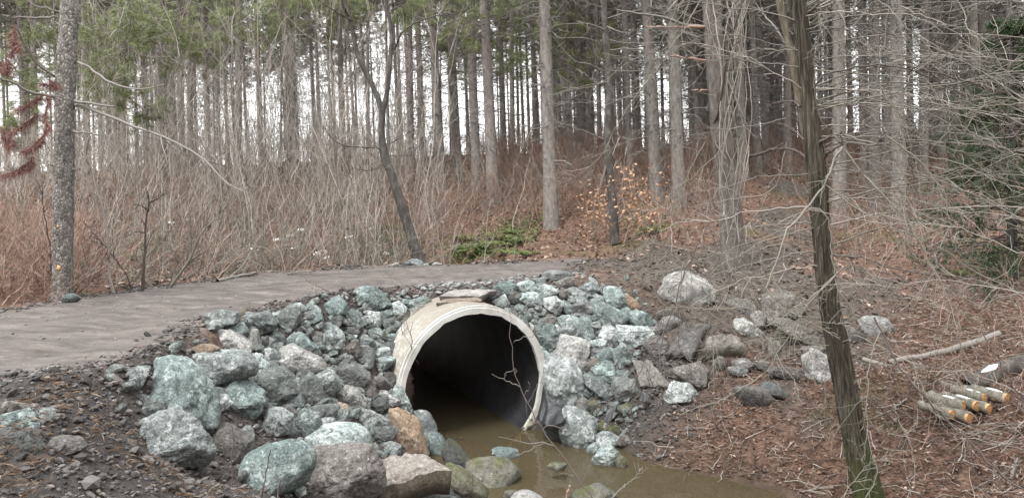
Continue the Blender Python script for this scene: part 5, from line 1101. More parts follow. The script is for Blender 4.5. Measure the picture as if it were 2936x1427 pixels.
def cr(reg, s, Y0, Y1, r0, r1, sd, mat, sl=(.12,.38), parent=rt, b0=None, nm='branch', sub=2, K=22, lm=1.):
    V, F = path_tube([np.array(RP_(reg, s, Y0, Y1))-(base if b0 is None else b0)], r0*.7, r1*.65, K, 5, int(sd*2.2), sl, .005, sub=sub, ang=.75, rs=.35, Lmul=lm); return obj(nm, mkmesh(nm, V, F), mat, parent)
for a in [
 ('X','360,1010 420,980 480,960 535,1010',7.25,7.0,.024,.016,2,M_tw_dark),('X','410,1110 450,1060 535,1020',7.25,7.0,.02,.014,1,M_tw_dark),('X','535,1020 535,960 490,945',7.0,6.95,.012,.008,2,M_tw_pale),
 ('X','300,90 350,50 400,0',7.25,7.0,.022,.014,3,M_tw_dark),('X','310,640 380,560 450,510 560,490 650,465 800,460 1000,485 1300,620 1500,740 1700,820 1817,890',7.25,6.6,.014,.006,14,M_tw_dark),
 ('X','300,230 420,205 560,200 700,215 1000,270 1300,330',7.25,6.6,.010,.004,12,M_tw_dark),('X','280,1110 220,1060 130,1045 0,1055',7.3,7.6,.02,.009,7,M_tw_dark),
 ('X','270,980 200,920 100,870 0,865',7.3,7.7,.014,.006,7,M_tw_dark),('X','240,750 190,710 80,720 0,750',7.3,7.8,.018,.007,6,M_tw_dark),('X','200,240 100,200 0,280',7.3,7.8,.012,.006,6,M_tw_dark),
 ('X','210,370 150,310 60,190 -40,80',7.4,7.9,.018,.010,8,M_tw_dead),('X','310,170 380,110 440,60 480,0',7.25,7.0,.014,.008,6,M_tw_pale),
 ('X','535,1030 500,1100 430,1252',7.0,6.9,.018,.015,0,M_tw_pale),('N','505,20 415,235 320,360 200,510 150,550 100,700 5,970',6.9,6.6,.016,.010,5,M_tw_pale),
 ('N','5,970 80,1080 200,1150 350,1230 500,1300',6.6,6.5,.009,.005,5,M_tw_pale),('N','560,0 700,180 750,240 860,350 1000,510 1050,590 1130,740 1190,850 1250,960 1310,1110 1340,1252',7.0,6.3,.013,.007,9,M_tw_pale),
 ('N','415,235 520,320 640,410 800,490 1000,590 1250,700 1450,840 1600,920 1817,1000',6.9,6.2,.010,.006,10,M_tw_pale),('N','660,430 640,560 640,680 630,800 660,900 655,950',6.85,6.8,.008,.004,4,M_tw_pale),
 ('N','280,410 380,415 430,470 455,560 460,680 490,880 510,990 600,1110 670,1252',7.05,6.9,.010,.008,6,M_tw_pale),('N','490,880 400,970 280,1060 120,1170 0,1240',6.95,6.7,.008,.005,6,M_tw_pale),
 ('X','390,740 500,700 700,690 900,730 1100,780 1300,880 1500,990 1700,1090',7.2,6.4,.010,.005,12,M_tw_dead),('X','560,950 700,990 900,1050 1050,1120 1180,1252 1250,1400',7.0,6.5,.011,.006,8,M_tw_pale),
 ('X','560,1000 760,1010 1000,990 1200,1020 1500,1100 1817,1200',7.0,6.3,.009,.005,9,M_tw_dead),
 ]: cr(*a)

for k in range(62):                           # the tree's own web of fine drooping twigs
    i_ = int(np.interp(random.uniform(.42, 1), [0,1], [0,259])); p0 = Pr[i_,:3]; az = random.choice([0, 0, math.pi])+random.gauss(0, .55); L_ = random.uniform(1.2, 3.6) if math.cos(az) > 0 else random.uniform(.9, 1.9)
    d_ = unit(np.array([math.cos(az), -abs(math.sin(az))*.5+random.uniform(-.15,.3), random.uniform(-.15,.5)])); t_ = np.linspace(0, 1, 8)
    q_ = p0+d_*(L_*t_)[:,None]+np.array([0,0,-1.])*(L_*random.uniform(.08,.38)*t_**2)[:,None]+rng.normal(0, .03*L_, (8,3))*(t_*.6)[:,None]
    V, F = path_tube([q_-base], random.uniform(.005,.009), .002, 22, 4, 11, (.12,.40), .006, sub=2, ang=.8, rs=.45); obj('branch', mkmesh('branch', V, F), (M_tw_pale, M_tw_dead, M_tw_grey)[k%3], rt)
# overhanging branches that come in from trees outside the frame: each a thing of its own
def over(reg, s, Y0, Y1, r0, r1, sd, mat, label, name='overhanging_branch', sl=(.12,.38), sub=2, lm=1., K=24):
    P = np.array(RP_(reg, s, Y0, Y1)); b0 = P[0].copy(); V, F = path_tube([P-b0], r0*.55, r1*.55, K, 5, int(sd*2.6), sl, .006, sub=sub, ang=.75, rs=.4, Lmul=lm)
    o = obj(name, mkmesh(name, V, F), mat); o.location = b0; return tag(o, label, 'branch', 'bare branches hanging in from outside the view')
for a in [
 ('X','1990,740 1817,680 1650,640 1500,590 1300,540 1100,490 930,450',6.3,6.9,.030,.010,10,M_tw_dark,'thick lichened branch sloping down to the right edge, upper right'),
 ('X','1990,820 1817,700 1600,560 1400,440 1200,380 950,290 760,210',5.8,6.6,.011,.004,12,M_tw_dead,'long straight twig rising leftward just above the thick lichened branch'),
 ('X','720,-90 800,0 900,90 1000,200 1150,290 1300,390 1500,480 1817,560',6.6,6.0,.010,.004,12,M_tw_dead,'dark twig dropping from the top edge toward the right edge'),
 ('X','1300,-60 1400,90 1410,170 1500,290 1600,380 1680,490 1817,610',5.6,5.4,.010,.006,4,M_tw_pale,'pale kinked stem dropping from the top edge, upper right corner'),
 ('X','300,-80 380,0 375,170 370,290 340,400 345,640 370,780 430,910 490,960',6.4,6.8,.009,.007,4,M_tw_pale,'pale stem hanging close right of the shaggy trunk top'),
 ('X','790,590 820,640 900,780 960,930 985,1050 990,1252 975,1440 985,1620 960,1740 930,1830',6.2,6.3,.010,.006,5,M_tw_pale,'long pale stem hanging vertically in the middle of the right part'),
 ('N','850,-100 1050,50 1200,210 1250,270 1290,480 1290,560 1220,690 1190,830 1160,950',6.0,6.0,.011,.006,5,M_tw_pale,'pale bent stem hanging left of the dark evergreen'),
 ('X','1960,60 1817,20 1600,10 1300,10 1000,30 760,60 400,110',5.8,6.8,.009,.004,13,M_tw_dead,'nearly level twig along the top right edge'),
 ('X','1980,130 1800,60 1600,10 1450,-60',5.5,5.6,.014,.008,7,M_tw_dead,'dark twig crossing the very top right corner'),
 ('X','1990,430 1817,425 1500,400 1200,385 1000,400 700,380',5.9,6.7,.007,.004,12,M_tw_grey,'level thin twig across the upper right, above the lichened branch'),
 ('X','1960,1000 1817,890 1650,800 1450,740 1200,760 980,740 800,600 620,520',5.9,6.7,.008,.004,13,M_tw_dead,'thin arching twig below the lichened branch'),
 ('X','1990,1130 1817,1090 1600,1010 1400,900 1150,880 900,910 700,940',5.8,6.6,.008,.004,12,M_tw_dead,'drooping twig crossing in front of the dark evergreen'),
 ('X','1990,720 1817,735 1600,740 1400,760 1200,730 1000,660 800,650',5.9,6.6,.007,.004,11,M_tw_grey,'level grey twig just under the lichened branch'),
 ('N','2000,300 1817,280 1500,160 1250,60 1050,40 880,-60',5.9,6.3,.010,.005,9,M_tw_pale,'pale twig descending to the right edge across the evergreen'),
 ('N','2000,560 1817,480 1500,330 1200,200 950,160 650,150 430,180',5.8,6.7,.009,.004,12,M_tw_dead,'long twig descending rightward across the middle right'),
 ('N','2000,700 1817,720 1600,640 1300,530 1000,525 700,490 430,440 280,410',5.9,6.9,.008,.004,11,M_tw_grey,'sagging twig at mid height right of the shaggy tree'),
 ('N','2000,1010 1817,1000 1500,950 1200,910 900,960 700,940 480,940 340,960',5.9,7.0,.008,.004,10,M_tw_grey,'low level twig right of the shaggy tree'),
 ('N','1960,330 1817,400 1720,470 1630,535',6.4,6.6,.026,.017,0,M_tw_pale,'short thick broken pale stick poking in from the right edge'),
 ('N','1640,560 1900,560 2000,600',7.5,7.2,.012,.01,3,M_tw_dark,'dark twig beside the broken pale stick'),
 ('W','1180,-80 1220,0 1150,120 1050,230 980,350 800,430 700,510 560,600 300,650 100,720',9.0,9.6,.013,.004,12,M_tw_pale,'long pale vine stem arching down left across the slim dark tree'),
 ('W','1360,-90 1300,0 1200,180 1100,320 1000,480 850,660 700,900 600,1090 400,1250 150,1355',9.0,9.3,.016,.004,12,M_tw_pale,'longest pale vine stem sweeping from the top down to the tan-leaved sapling'),
 ('W','1240,-60 1180,150 1170,300 1195,400 1130,520 1110,680 1100,850',9.3,9.4,.011,.006,6,M_tw_pale,'pale vine stem with an S bend left of the vine-hung pine'),
 ('W','1900,20 1700,60 1500,0 1350,40 1200,140 1080,300 960,480',9.0,9.4,.011,.005,8,M_tw_pale,'pale vine stem arching over from the right at top'),
 ('W','1900,830 1700,880 1500,900 1380,930 1200,950 900,960 700,1030 520,1120',9.2,9.6,.010,.004,10,M_tw_dead,'near level stem crossing low in front of the vine-hung pine'),
 ('M','1900,560 1817,590 1600,660 1400,740 1200,800 1000,870 850,920 600,890',8.6,8.8,.009,.004,8,M_tw_pale,'thin stem curving left over the muddy trail'),
 ('M','1900,640 1817,670 1600,720 1400,715 1200,700 900,640',8.6,9.0,.007,.003,8,M_tw_grey,'thinner stem over the trail, starting at the pine foot'),
 ('M','1480,-80 1400,40 1250,180 1060,340 1000,560 940,700 860,780',9.0,9.0,.009,.004,8,M_tw_pale,'pale stem hanging from the vines to the trail edge'),
 ('M','1330,-60 1200,200 1140,520 1060,660 1040,760 870,870',9.1,9.0,.010,.003,9,M_tw_pale,'pale stem with a knotty fork above the trail'),
 ('M','1420,60 1300,600 1240,760 1170,930 1150,1080 1080,1252',8.4,8.0,.007,.004,6,M_tw_dark,'dark stem hanging in front of the pale boulder by the trail'),
 ('M','1900,-60 1817,270 1600,330 1400,360 1250,390 900,420 780,470',8.8,9.4,.008,.003,9,M_tw_grey,'grey stem crossing left from the shaggy tree at mid height'),
 ('M','1600,-60 1530,300 1540,640 1480,760 1520,850 1600,1000',9.0,8.4,.010,.005,7,M_tw_pale,'wavy pale stem hanging in front of the vine-hung pine foot'),
 ('H','1240,-90 1200,0 1115,240 980,370 700,405 450,390 290,370 150,200',7.4,7.7,.013,.004,8,M_tw_pale,'bright curved stem bending left over the mud-covered slab'),
 ('H','1115,240 1180,350 1290,430 1500,500 1793,530',7.4,6.9,.009,.005,6,M_tw_pale,'bright stem running right to the shaggy trunk over the brown boulder'),
 ('H','850,-90 840,0 830,160 760,300 620,480 540,650',7.7,7.8,.006,.003,6,M_tw_pale,'thin pale stem left of the lichened rock'),
 ('H','1030,-90 1010,0 960,160 990,330 1100,500 1150,560 1170,760 1130,940',7.5,7.6,.009,.005,6,M_tw_pale,'pale stem hanging over the dark gaps between the right bank rocks'),
 ('H','620,-90 640,0 700,160 650,350 680,560 680,800 700,1050 690,1252',7.6,7.6,.008,.005,6,M_tw_pale,'pale stem hanging straight down past the slab with the mossy front'),
 ('H','560,-120 490,30 420,200 370,400 280,600 130,830 60,980 -100,1130 -340,1252',7.7,7.8,.012,.004,8,M_tw_dark,'dark brown stem sweeping from the trail down to the waterline'),
 ('H','1750,60 1650,150 1480,320 1400,450 1340,550 1250,700 1130,870 990,1000 820,1100 600,1180 420,1252',7.0,7.2,.013,.005,10,M_tw_pale,'long pale stem sweeping from the shaggy trunk down left over the oval stone'),
 ('H','1793,640 1600,700 1340,640 1050,640 800,700 600,730 500,750',7.2,7.7,.008,.003,9,M_tw_pale,'thin pale stem running level above the pale mossy-sided boulder'),
 ('H','440,40 420,400 440,560 470,800 520,900',7.8,7.9,.006,.003,5,M_tw_pale,'thin stem hanging in front of the pale boulder by the trail, right one'),
 ('H','290,420 280,640 285,900 300,1100',7.9,7.9,.007,.004,4,M_tw_pale,'short pale stem hanging over the flat brown slab'),
 ('I','590,-200 740,100 870,290 1020,470 1200,650 1350,790 1500,940 1650,1090 1850,1240',5.2,4.8,.011,.012,7,M_tw_dark,'thick dark straight stem crossing the lower right corner diagonally'),
 ('I','1450,-100 1500,0 1600,180 1700,330 1820,520',5.0,4.9,.008,.008,4,M_tw_dark,'dark stem at the right edge in front of the log pile'),
 ('I','430,-60 590,10 900,175 920,330 1010,510 1180,640 1400,750 1793,860 1900,900',6.3,5.8,.007,.005,8,M_tw_pale,'pale stem crossing rightward just below the log pile'),
 ('I','640,-100 600,0 560,160 530,380 540,790 600,960 600,1100 520,1252 480,1330',6.5,6.3,.009,.006,5,M_tw_pale,'pale stem hanging along the shaggy trunk foot, right side'),
 ('I','740,540 830,700 890,870 910,1000 905,1140 850,1240 760,1260',6.4,6.2,.007,.004,4,M_tw_pale,'hooked pale stem low right of the shaggy trunk'),
 ('I','1270,-200 1280,0 1295,190 1240,330 1140,490',6.3,6.3,.008,.004,3,M_tw_pale,'pale bent stem hanging above the log pile'),
 ('I','1900,480 1600,330 1300,230 1100,240 900,180 700,60 500,0',6.3,6.8,.006,.003,8,M_tw_grey,'thin stem across the fallen snowy trunk'),
 ('I','250,1350 430,1100 560,960 600,950 700,900 760,860',6.5,6.8,.006,.003,5,M_tw_pale,'short pale stem at the shaggy trunk foot'),
 ('G','1480,1290 1360,1110 1250,960 1120,800 1000,610 900,420 830,250 800,0 785,-180 775,-330',6.9,7.6,.013,.004,0,M_tw_dark,'dark thin branch rising across the pipe mouth from the bottom edge'),
 ('G','1380,1100 1440,960 1530,760 1580,640 1600,500',6.9,7.2,.006,.002,2,M_tw_dark,'fine dark twig rising over the pointed white rock'),
 ('G','1590,1262 1680,1180 1793,1080 1900,1000',6.9,7.3,.007,.003,2,M_tw_dead,'grey twig over the water at the bottom edge'),
 ('C','280,1260 420,1060 560,960 760,850 840,760 885,650',5.9,6.3,.007,.0025,0,M_tw_dead,'curved bare twig across the big green foreground boulder'),
 ]: over(*a)
# side twigs of the branch over the pipe mouth belong to it
bo = [o for o in S.collection.objects if o.get('label','').startswith('dark thin branch rising across')][0]
for s, r0 in [('865,355 800,320 740,300 700,280 650,250',.006),('740,300 750,270 760,245 845,215',.004),('905,440 915,400 945,375 945,325',.004),('1150,830 1050,800 930,810 860,800 770,775 700,760',.006),('1080,810 1000,830 940,870 880,890 820,915',.005),
    ('1300,1070 1240,1060 1190,1040 1160,1015',.004),('1215,890 1210,840 1215,800',.004),('1030,660 960,630 930,590 915,440',.004),('940,480 975,420 1000,370 1060,260',.004),('830,250 845,220',.003),('820,0 880,-30 990,-60',.0035),('1060,690 1120,670 1200,680 1240,690',.004),('1430,1150 1500,1200 1490,1262',.005)]:
    pts = RP_('G', s, 7.35, 7.2); V, F = path_tube([np.array(pts)-np.array(bo.location)], r0, .002, 10, 4, 0); obj('twig', mkmesh('twig', V, F), M_tw_dead, bo)
for s, lab in [('70,1275 72,1000 75,690','straight dry stalk at left of the big green foreground boulder'),('300,1275 340,1080 380,860','slanting dry stalk in front of the big green foreground boulder'),('438,1262 452,1120 430,1060','short hooked dry stalk by the big green foreground boulder')]:
    P = np.array(RP_('C', s, 5.9, 5.95)); V, F = path_tube([P-P[0]], .008, .004, 10, 5, 1, (.05,.1)); o = obj('dry_stalk', mkmesh('dry_stalk', V, F), M_tw_dark); o.location = P[0]; tag(o, lab, 'twig', 'dry stalks on the lower left bank')

# ------------------------------------------------------------------ thicket and undergrowth
def on_ground(X, Y, dz=-.05): return np.stack([X, Y, ground0(X, Y)+dz], 1)
def brush(name, pts, h, mat, label, ns=5, nsub=2, r0=.007, lean=.18, bend=.12, lat=None):
    n = len(pts); b0 = on_ground(pts[:,0], pts[:,1]); d = unit(np.stack([rng.normal(0,lean,n), rng.normal(0,lean,n), np.ones(n)], 1))
    P1 = stems(b0, d, h, 6, bend, 0, .018); P2, _ = sub_stems(P1, ns, .25, .97, (.18,.45), .6, 4, .15, -.05, .03)
    parts = [tube_arrays(P1, taper(n,6,r0*(.6+.8*rng.random(n)),r0*.35), 3), tube_arrays(P2, taper(len(P2),4,r0*.42,r0*.25), 3)]
    if nsub: P3, _ = sub_stems(P2, nsub, .2, .95, (.3,.7), .6, 3, .1, -.05, .03); parts.append(tube_arrays(P3, taper(len(P3),3,r0*.3,r0*.2), 3))
    V, F = join_arrays(parts); return tag(obj(name, mkmesh(name, V, F), mat), label, None, kind='stuff')
def wR(x, y): return (1-blobs(x, y, MUD))*(poly_sd(x, y, RP) > .5)*(y > 12.5)
def px_of(x, y): return 512+FPX*x/y
def w_left(x, y): p_ = px_of(x, y); return clump(x, y)*wR(x, y)*(p_ > -60)*(p_ < 620)*(1-.9*sstep(380, 470, p_))
def w_mid(x, y): p_ = px_of(x, y); return np.where(p_ < 330, .45, 1)*clump(x, y, .8, .05)*wR(x, y)*np.where((poly_sd(x, y, RP) > 2.4)|(p_ < 60)|(p_ > 600), 1, .12)*(p_ > -60)*(p_ < 1090)*(.5+.5*np.exp(-((p_-560)/170)**2))
P = pts_in(1150, w_left, (-24, 6, 14, 34)); brush('thicket', P, rng.uniform(.8, 2.7, len(P)), M_tw_grey, 'grey tangle of bare saplings and brush beyond the road', 7, 2, .010, .24, .22)
P = pts_in(650, w_left, (-26, 8, 30, 52)); brush('far_thicket', P, rng.uniform(1.0, 2.6, len(P)), M_tw_grey, 'pale bare brush among the farther pines', 8, 2, .013)
P = pts_in(4500, w_mid, (-16, 24, 14.3, 34)); brush('undergrowth', P, rng.uniform(.5, 1.5, len(P)), M_tw_red, 'reddish brown leafless undergrowth on the slope', 6, 2, .0065, .5, .28)
P = pts_in(1500, lambda x, y: wR(x, y)*(px_of(x, y) > 480), (-2, 34, 26, 55)); brush('hilltop_brush', P, rng.uniform(.8, 2.2, len(P)), M_tw_red, 'brown brush between the farther pines on the right', 6, 1, .011, .25)
P = pts_in(1000, lambda x, y: np.where(px_of(x, y) < 75, 1, .18)*(poly_sd(x, y, RP) > .02)*clump(x, y, 1.1, .1)*(px_of(x, y) > -60)*(px_of(x, y) < 330)*1., (-13, -1.5, 9.5, 16)); brush('roadside_brush', P, rng.uniform(.35, 1.3, len(P)), M_tw_red, 'low dry weeds and brush along the far road edge', 6, 2, .006, .7, .3)
P = pts_in(700, lambda x, y: (ground0(x,y) > .3)*(1-blobs(x, y, MUD)), (3.8, 12, 6.5, 14)); brush('bank_brush', P, rng.uniform(.2, .9, len(P)), M_tw_red, 'sparse dry twigs standing on the right bank', 5, 2, .005, .6)

P = pts_in(700, w_mid, (-16, 14, 14.3, 30)); brush('bent_stems', P, rng.uniform(.8, 2.2, len(P)), M_tw_pale, 'pale bent and broken stems leaning through the undergrowth', 3, 1, .009, 1.3, .3)
P = pts_in(420, lambda x, y: (poly_sd(x, y, RP) > .15)*(poly_sd(x, y, RP) < 3)*(px_of(x, y) > 60)*(px_of(x, y) < 420)*1., (-12, 0, 10, 18)); brush('crossing_sticks', P, rng.uniform(.6, 1.7, len(P)), M_tw_pale, 'pale sticks crossing each other along the far road edge', 4, 1, .008, 1.2, .3)
P = pts_in(230, lambda x, y: (poly_sd(x, y, RP) > 2)*(px_of(x, y) > 75)*(px_of(x, y) < 440)*1., (-16, 2, 16, 32)); brush('tall_wisps', P, rng.uniform(3.2, 6.5, len(P)), M_tw_grey, 'tall wispy bare saplings rising before the pine trunks', 10, 3, .013, .10, .10)
# countable saplings in front of the thicket
def sapling(reg, s, label, r0=.018, sd=10, mat=M_tw_dark, Yoff=0, name='sapling', grp='bare saplings beyond the road', extra=()):
    v = list(map(float, s.replace(',', ' ').split())); px, py = reg2P(reg, v[0], v[1]); Y = (raycast(px, py, 8) or 15)+Yoff
    P = np.array(RP_(reg, s, Y, Y-.3)); b0 = P[0].copy(); b0[2] -= .05; e = empty(name, b0, label, 'sapling', grp)
    V, F = path_tube([P-b0], r0, r0*.3, 16, 5, sd, (.15,.4), .006, ang=.55, rs=.4); obj('stem', mkmesh('stem', V, F), mat, e)
    for q in extra:
        Q = np.array(RP_(reg, q, Y, Y-.4)); V, F = path_tube([Q-b0], r0*.42, r0*.2, 14, 4, sd//2, (.15,.4), .006, ang=.55, rs=.4); obj('stem', mkmesh('stem', V, F), mat, e)
    return e, Y
sapling('K','1000,990 1010,800 1020,540 1045,400 1050,315','straight dark sapling with a snapped top at the road edge, left', .026, 6, M_tw_dark, extra=('1050,430 1000,390 940,380','1050,370 1110,340 1160,300','1015,580 960,570 900,600'))
sapling('K','1200,965 1280,850 1340,760 1400,620 1500,500 1590,400 1620,330','pale many-stemmed shrub fanning right at the road edge', .022, 6, M_tw_pale, extra=('1290,850 1350,640 1420,450 1530,320','1340,770 1480,680 1580,520 1650,370','1180,965 1240,820 1270,720','1350,740 1340,560 1340,430'))
sapling('K','800,1010 770,860 760,620 740,480 700,330 650,150 600,0','tall grey sapling left of the snapped dark one', .022, 12, M_tw_grey)
sapling('K','940,980 870,850 760,700 640,560 560,480','leaning dark stem left of the snapped sapling', .014, 8)
sapling('K','370,1000 350,700 310,420 290,250','slender sapling just left of the thick left pine', .014, 10)
for i, (s, lab) in enumerate([('350,790 240,620 200,540 130,330 40,130 -40,-60','first'),('450,830 330,560 250,330 190,200 120,60','second'),('460,830 430,600 380,380 340,200 300,0','third'),('580,820 520,650 470,500 400,300 330,120','fourth'),
      ('590,820 600,640 580,420 530,200 500,40','fifth'),('750,810 700,600 670,520 680,380 640,120','sixth'),('850,800 820,620 760,400 700,180','seventh'),('880,800 870,600 860,400 850,200','eighth'),
      ('930,790 930,500 940,380','ninth')]):
    sapling('L', s, f'{lab} leaning bare sapling from the left in the row before the forked tree', .017, 12, M_tw_dark if i%2 else M_tw_grey)
for i, (s, lab) in enumerate([('1010,790 1015,600 1010,450','thin stem hugging the forked tree on its left'),('1130,790 1100,560 1110,400 1130,100','sapling right of the forked tree trunk'),('1240,790 1230,560 1220,300 1180,100','second sapling right of the forked tree'),
      ('1290,790 1300,600 1320,380 1290,200','third sapling right of the forked tree'),('1340,790 1400,560 1440,380 1430,260','fourth sapling right of the forked tree, leaning right')]):
    sapling('L', s, lab, .013, 10, M_tw_grey)
# tan-leaved beech saplings
def leafy(reg, s, label, n, rx, rz, mat=M_leaf_tan, L=.085, Yo=0, r0=.012, extra=()):
    e, Y = sapling(reg, s, label, r0, 8, M_tw_grey, Yo, 'leafy_sapling', 'saplings still holding tan leaves', extra)
    v = list(map(float, s.replace(',', ' ').split())); P = np.array(RP_(reg, s, Y, Y-.3)); parts = []
    t = rng.uniform(.3, 1.05, n); c = resample(P, 60)[np.clip((t*59).astype(int), 0, 59)]+np.stack([rng.normal(0,rx,n), rng.normal(0,rx,n), rng.normal(0,rz,n)], 1)-np.array(e.location)
    d = unit(rng.normal(size=(n,3))*np.array([1,1,.5])+np.array([0,0,-.3])); sd = unit(np.cross(d, rng.normal(size=(n,3)))); l = L*rng.uniform(.7,1.2,n)[:,None]
    V = np.stack([c-d*l/2, c+sd*l*.27, c+d*l/2, c-sd*l*.27], 1); F = np.arange(n*4).reshape(-1,4); obj('leaves', mkmesh('leaves', V, F, smooth=False), mat, e)
leafy('M','580,640 560,520 560,400 600,300','sapling with tan leaves left of the slim dark tree', 300, .22, .2)
leafy('M','760,650 800,500 780,330 740,230','sapling with tan leaves right of the slim dark tree', 190, .2, .22)
leafy('M','900,640 890,480 900,300 920,190','second tan-leaved sapling, halfway to the vine-hung pine', 180, .24, .25)
leafy('M','1230,330 1220,240 1200,160','small tan-leaved sapling behind the paired pines', 60, .2, .2, Yo=2)
leafy('L','280,200 250,80 260,-20','tan-leaved sapling deep in the grey thicket at left of centre', 90, .35, .3, Yo=4)
leafy('K','1290,180 1290,100 1300,40','small tan-leaved sapling among the left pines', 60, .35, .25, Yo=4)
leafy('X','640,1000 640,850 620,640','tan-leaved beech between two pines at right', 240, .5, .8, Yo=5)
leafy('X','200,1010 190,860 180,680','tan-leaved beech just left of the shaggy tree', 200, .4, .6, Yo=5)
leafy('X','1030,960 1020,850 1020,770','small tan-leaved beech farther right', 90, .3, .3, Yo=5)

# ferns
def fern(reg, x, y, label, s=.45, n=9, Yo=0):
    s = s*1.1; n = n+3
    px, py = reg2P(reg, x, y); Y = (raycast(px, py, 8) or 15)+Yo; X = (px-512)/FPX*Y; z = float(ground0(np.array([X]), np.array([Y]))[0]); parts = []
    for k in range(n):
        a = rng.uniform(0, 6.28); L = s*rng.uniform(.7,1.2); t = np.linspace(0, 1, 12); mid = np.stack([np.cos(a)*t*L*.9, np.sin(a)*t*L*.9, L*(.75*t-.62*t*t)+.02], 1)
        parts.append(tube_arrays(mid, np.linspace(.005,.002,12), 3)); sdv = np.array([-math.sin(a), math.cos(a), 0.])
        for sg in (-1, 1):
            w = L*.22*np.sin(np.pi*(t*.9+.1))[1:,None]; m0 = mid[1:]; tip = m0+sg*sdv*w+np.array([0,0,-.02]); dl = (mid[1:]-mid[:-1])*.42
            parts.append((np.stack([m0-dl, m0+dl, tip], 1).reshape(-1,3), np.arange(33).reshape(-1,3)))
    V, F = join_arrays(parts); o = obj('fern', mkmesh('fern', V, F, smooth=False), M_fern); o.location = (X, Y, z); tag(o, label, 'fern', 'green ferns beyond the road')
for i, (x, y, s) in enumerate([(700,740,.5),(760,690,.4),(830,640,.5),(900,600,.45),(980,570,.5),(960,660,.45),(1010,620,.4),(880,560,.35)]): fern('L', x, y, f'{ORD[i]} fern from the left in the cluster left of the forked tree', s, 9)
for i, (x, y, s) in enumerate([(1430,640,.45),(1480,720,.5),(1540,740,.45),(1600,690,.5),(1660,700,.5),(1720,640,.5),(1790,600,.45),(1830,660,.45),(1740,740,.4)]): fern('L', x, y, f'{ORD[i]} fern from the left in the cluster right of the forked tree', s, 10)
for i, (x, y, s) in enumerate([(950,770,.35),(1060,740,.4),(1110,710,.35),(1330,650,.35),(560,820,.3)]): fern('K', x, y, f'{ORD[i]} green tuft from the right behind the snapped dark sapling', s, 9)
fern('N', 1400, 900, 'faded green fern low on the right bank', .35, 9)
fern('M', 950, 590, 'dark green fern at the slope foot right of the tan-leaved saplings', .4, 9); fern('M', 60, 750, 'bright grass-green tuft at the road edge right of centre', .35, 12)

# low green plants on the ground beyond the road
gp = []
for (ox, oy, rad, nn) in [(950,620,.9,700),(900,590,.8,400),(1010,640,.5,300),(1230,625,.9,800),(1170,640,.5,400),(1290,590,.7,500),(380,640,.6,400),(420,610,.5,250),(590,560,.5,250),(1640,580,.3,200),(840,520,.5,200),(1330,560,.5,200)]:
    Y_ = raycast(ox/KO, oy/KO, 8) or 16; X_ = (ox/KO-512)/FPX*Y_; gp.append(np.stack([rng.normal(X_, rad*.6, nn), rng.normal(Y_, rad*.6, nn)], 1))
gp = np.concatenate(gp); gp = gp[poly_sd(gp[:,0], gp[:,1], RP) > .1]
leaves('green_groundcover', gp[:,0], gp[:,1], rng.uniform(.05,.13,len(gp)), rng.uniform(.02,.05,len(gp)), M_fern, 'patches of low green plants and moss on the ground beyond the road', .7, .05)
# snow patches
def snow(reg, x, y, w, h, label):
    px, py = reg2P(reg, x, y); Y = raycast(px, py, 8) or 15; X = (px-512)/FPX*Y; s = Y/FPX/2.455/KF; n = 18; a = np.linspace(0, 6.283, n, endpoint=False)
    rr = 1+.35*vnoise(np.stack([np.cos(a)*2+x, np.sin(a)*2, a*0], 1)); D, Fc = ico(3); V = D*np.array([w*s, w*s*.8, h*s*.45]); V = V*(1+.25*vnoise(D*2.5+x))[:,None]
    V[:,2] += ground0(V[:,0]+X, V[:,1]+Y)-ground0(np.array([X]), np.array([Y]))[0]
    o = obj('snow_patch', mkmesh('snow_patch', V, Fc), M_snow); o.location = (X, Y, float(ground0(np.array([X]), np.array([Y]))[0])+.04); tag(o, label, 'snow', 'leftover snow patches')
for i, (r_, x, y, w, h) in enumerate([('K',1700,835,34,20),('K',1790,710,40,20),('L',440,735,50,34),('L',300,570,30,14),('L',230,610,30,12),('L',480,770,30,20),('L',250,700,20,10),('L',640,620,30,12),('L',790,560,24,9),('L',130,640,30,12),('L',920,730,40,9),('K',1210,520,26,14)]):
    snow(r_, x, y, w, h, f'{"broad" if w > 35 else "small"} snow patch, {ORD[i]} listed, beyond the road' if False else ['snow patch beside the fallen sticks at the road edge, left','long snow patch where the thicket meets the road, left','largest snow patch, under the leaning saplings','small snow patch up among the leaning saplings','snow patch left of the leaning saplings','snow patch just below the largest one','tiny snow patch between leaning saplings','thin snow strip in the fern cluster','tiny snow patch above the ferns','snow patch farthest left under the leaning saplings','thin snow on the log by the forked tree','pale snow fleck behind the snapped sapling'][i])

# ------------------------------------------------------------------ log pile, fallen wood
m, t, b = newmat('cut_wood'); tc = nd(t, 'ShaderNodeTexCoord'); wv = nd(t, 'ShaderNodeTexWave'); wv.wave_type = 'RINGS'; wv.rings_direction = 'Y'; wv.inputs['Scale'].default_value = 9; wv.inputs['Distortion'].default_value = 1.5
t.links.new(tc.outputs['Object'], wv.inputs[0]); n1 = noise_n(t, 14, 5, .6, tc.outputs['Object']); c = ramp(t, wv.outputs[0], [(.2,(.36,.19,.075)),(.8,(.54,.33,.155))]); cc = mix(t, ramp(t, n1.outputs[0], [(.55,0.),(.7,1.)]).outputs[0], c.outputs[0], (.25,.12,.05))
t.links.new(cc, b.inputs['Base Color']); b.inputs['Roughness'].default_value = .8; M_cut = m
M_logbark = bark_mat('log_bark', (.09,.085,.07), (.19,.185,.155), (.31,.305,.26), 8, 8, .8, .012)
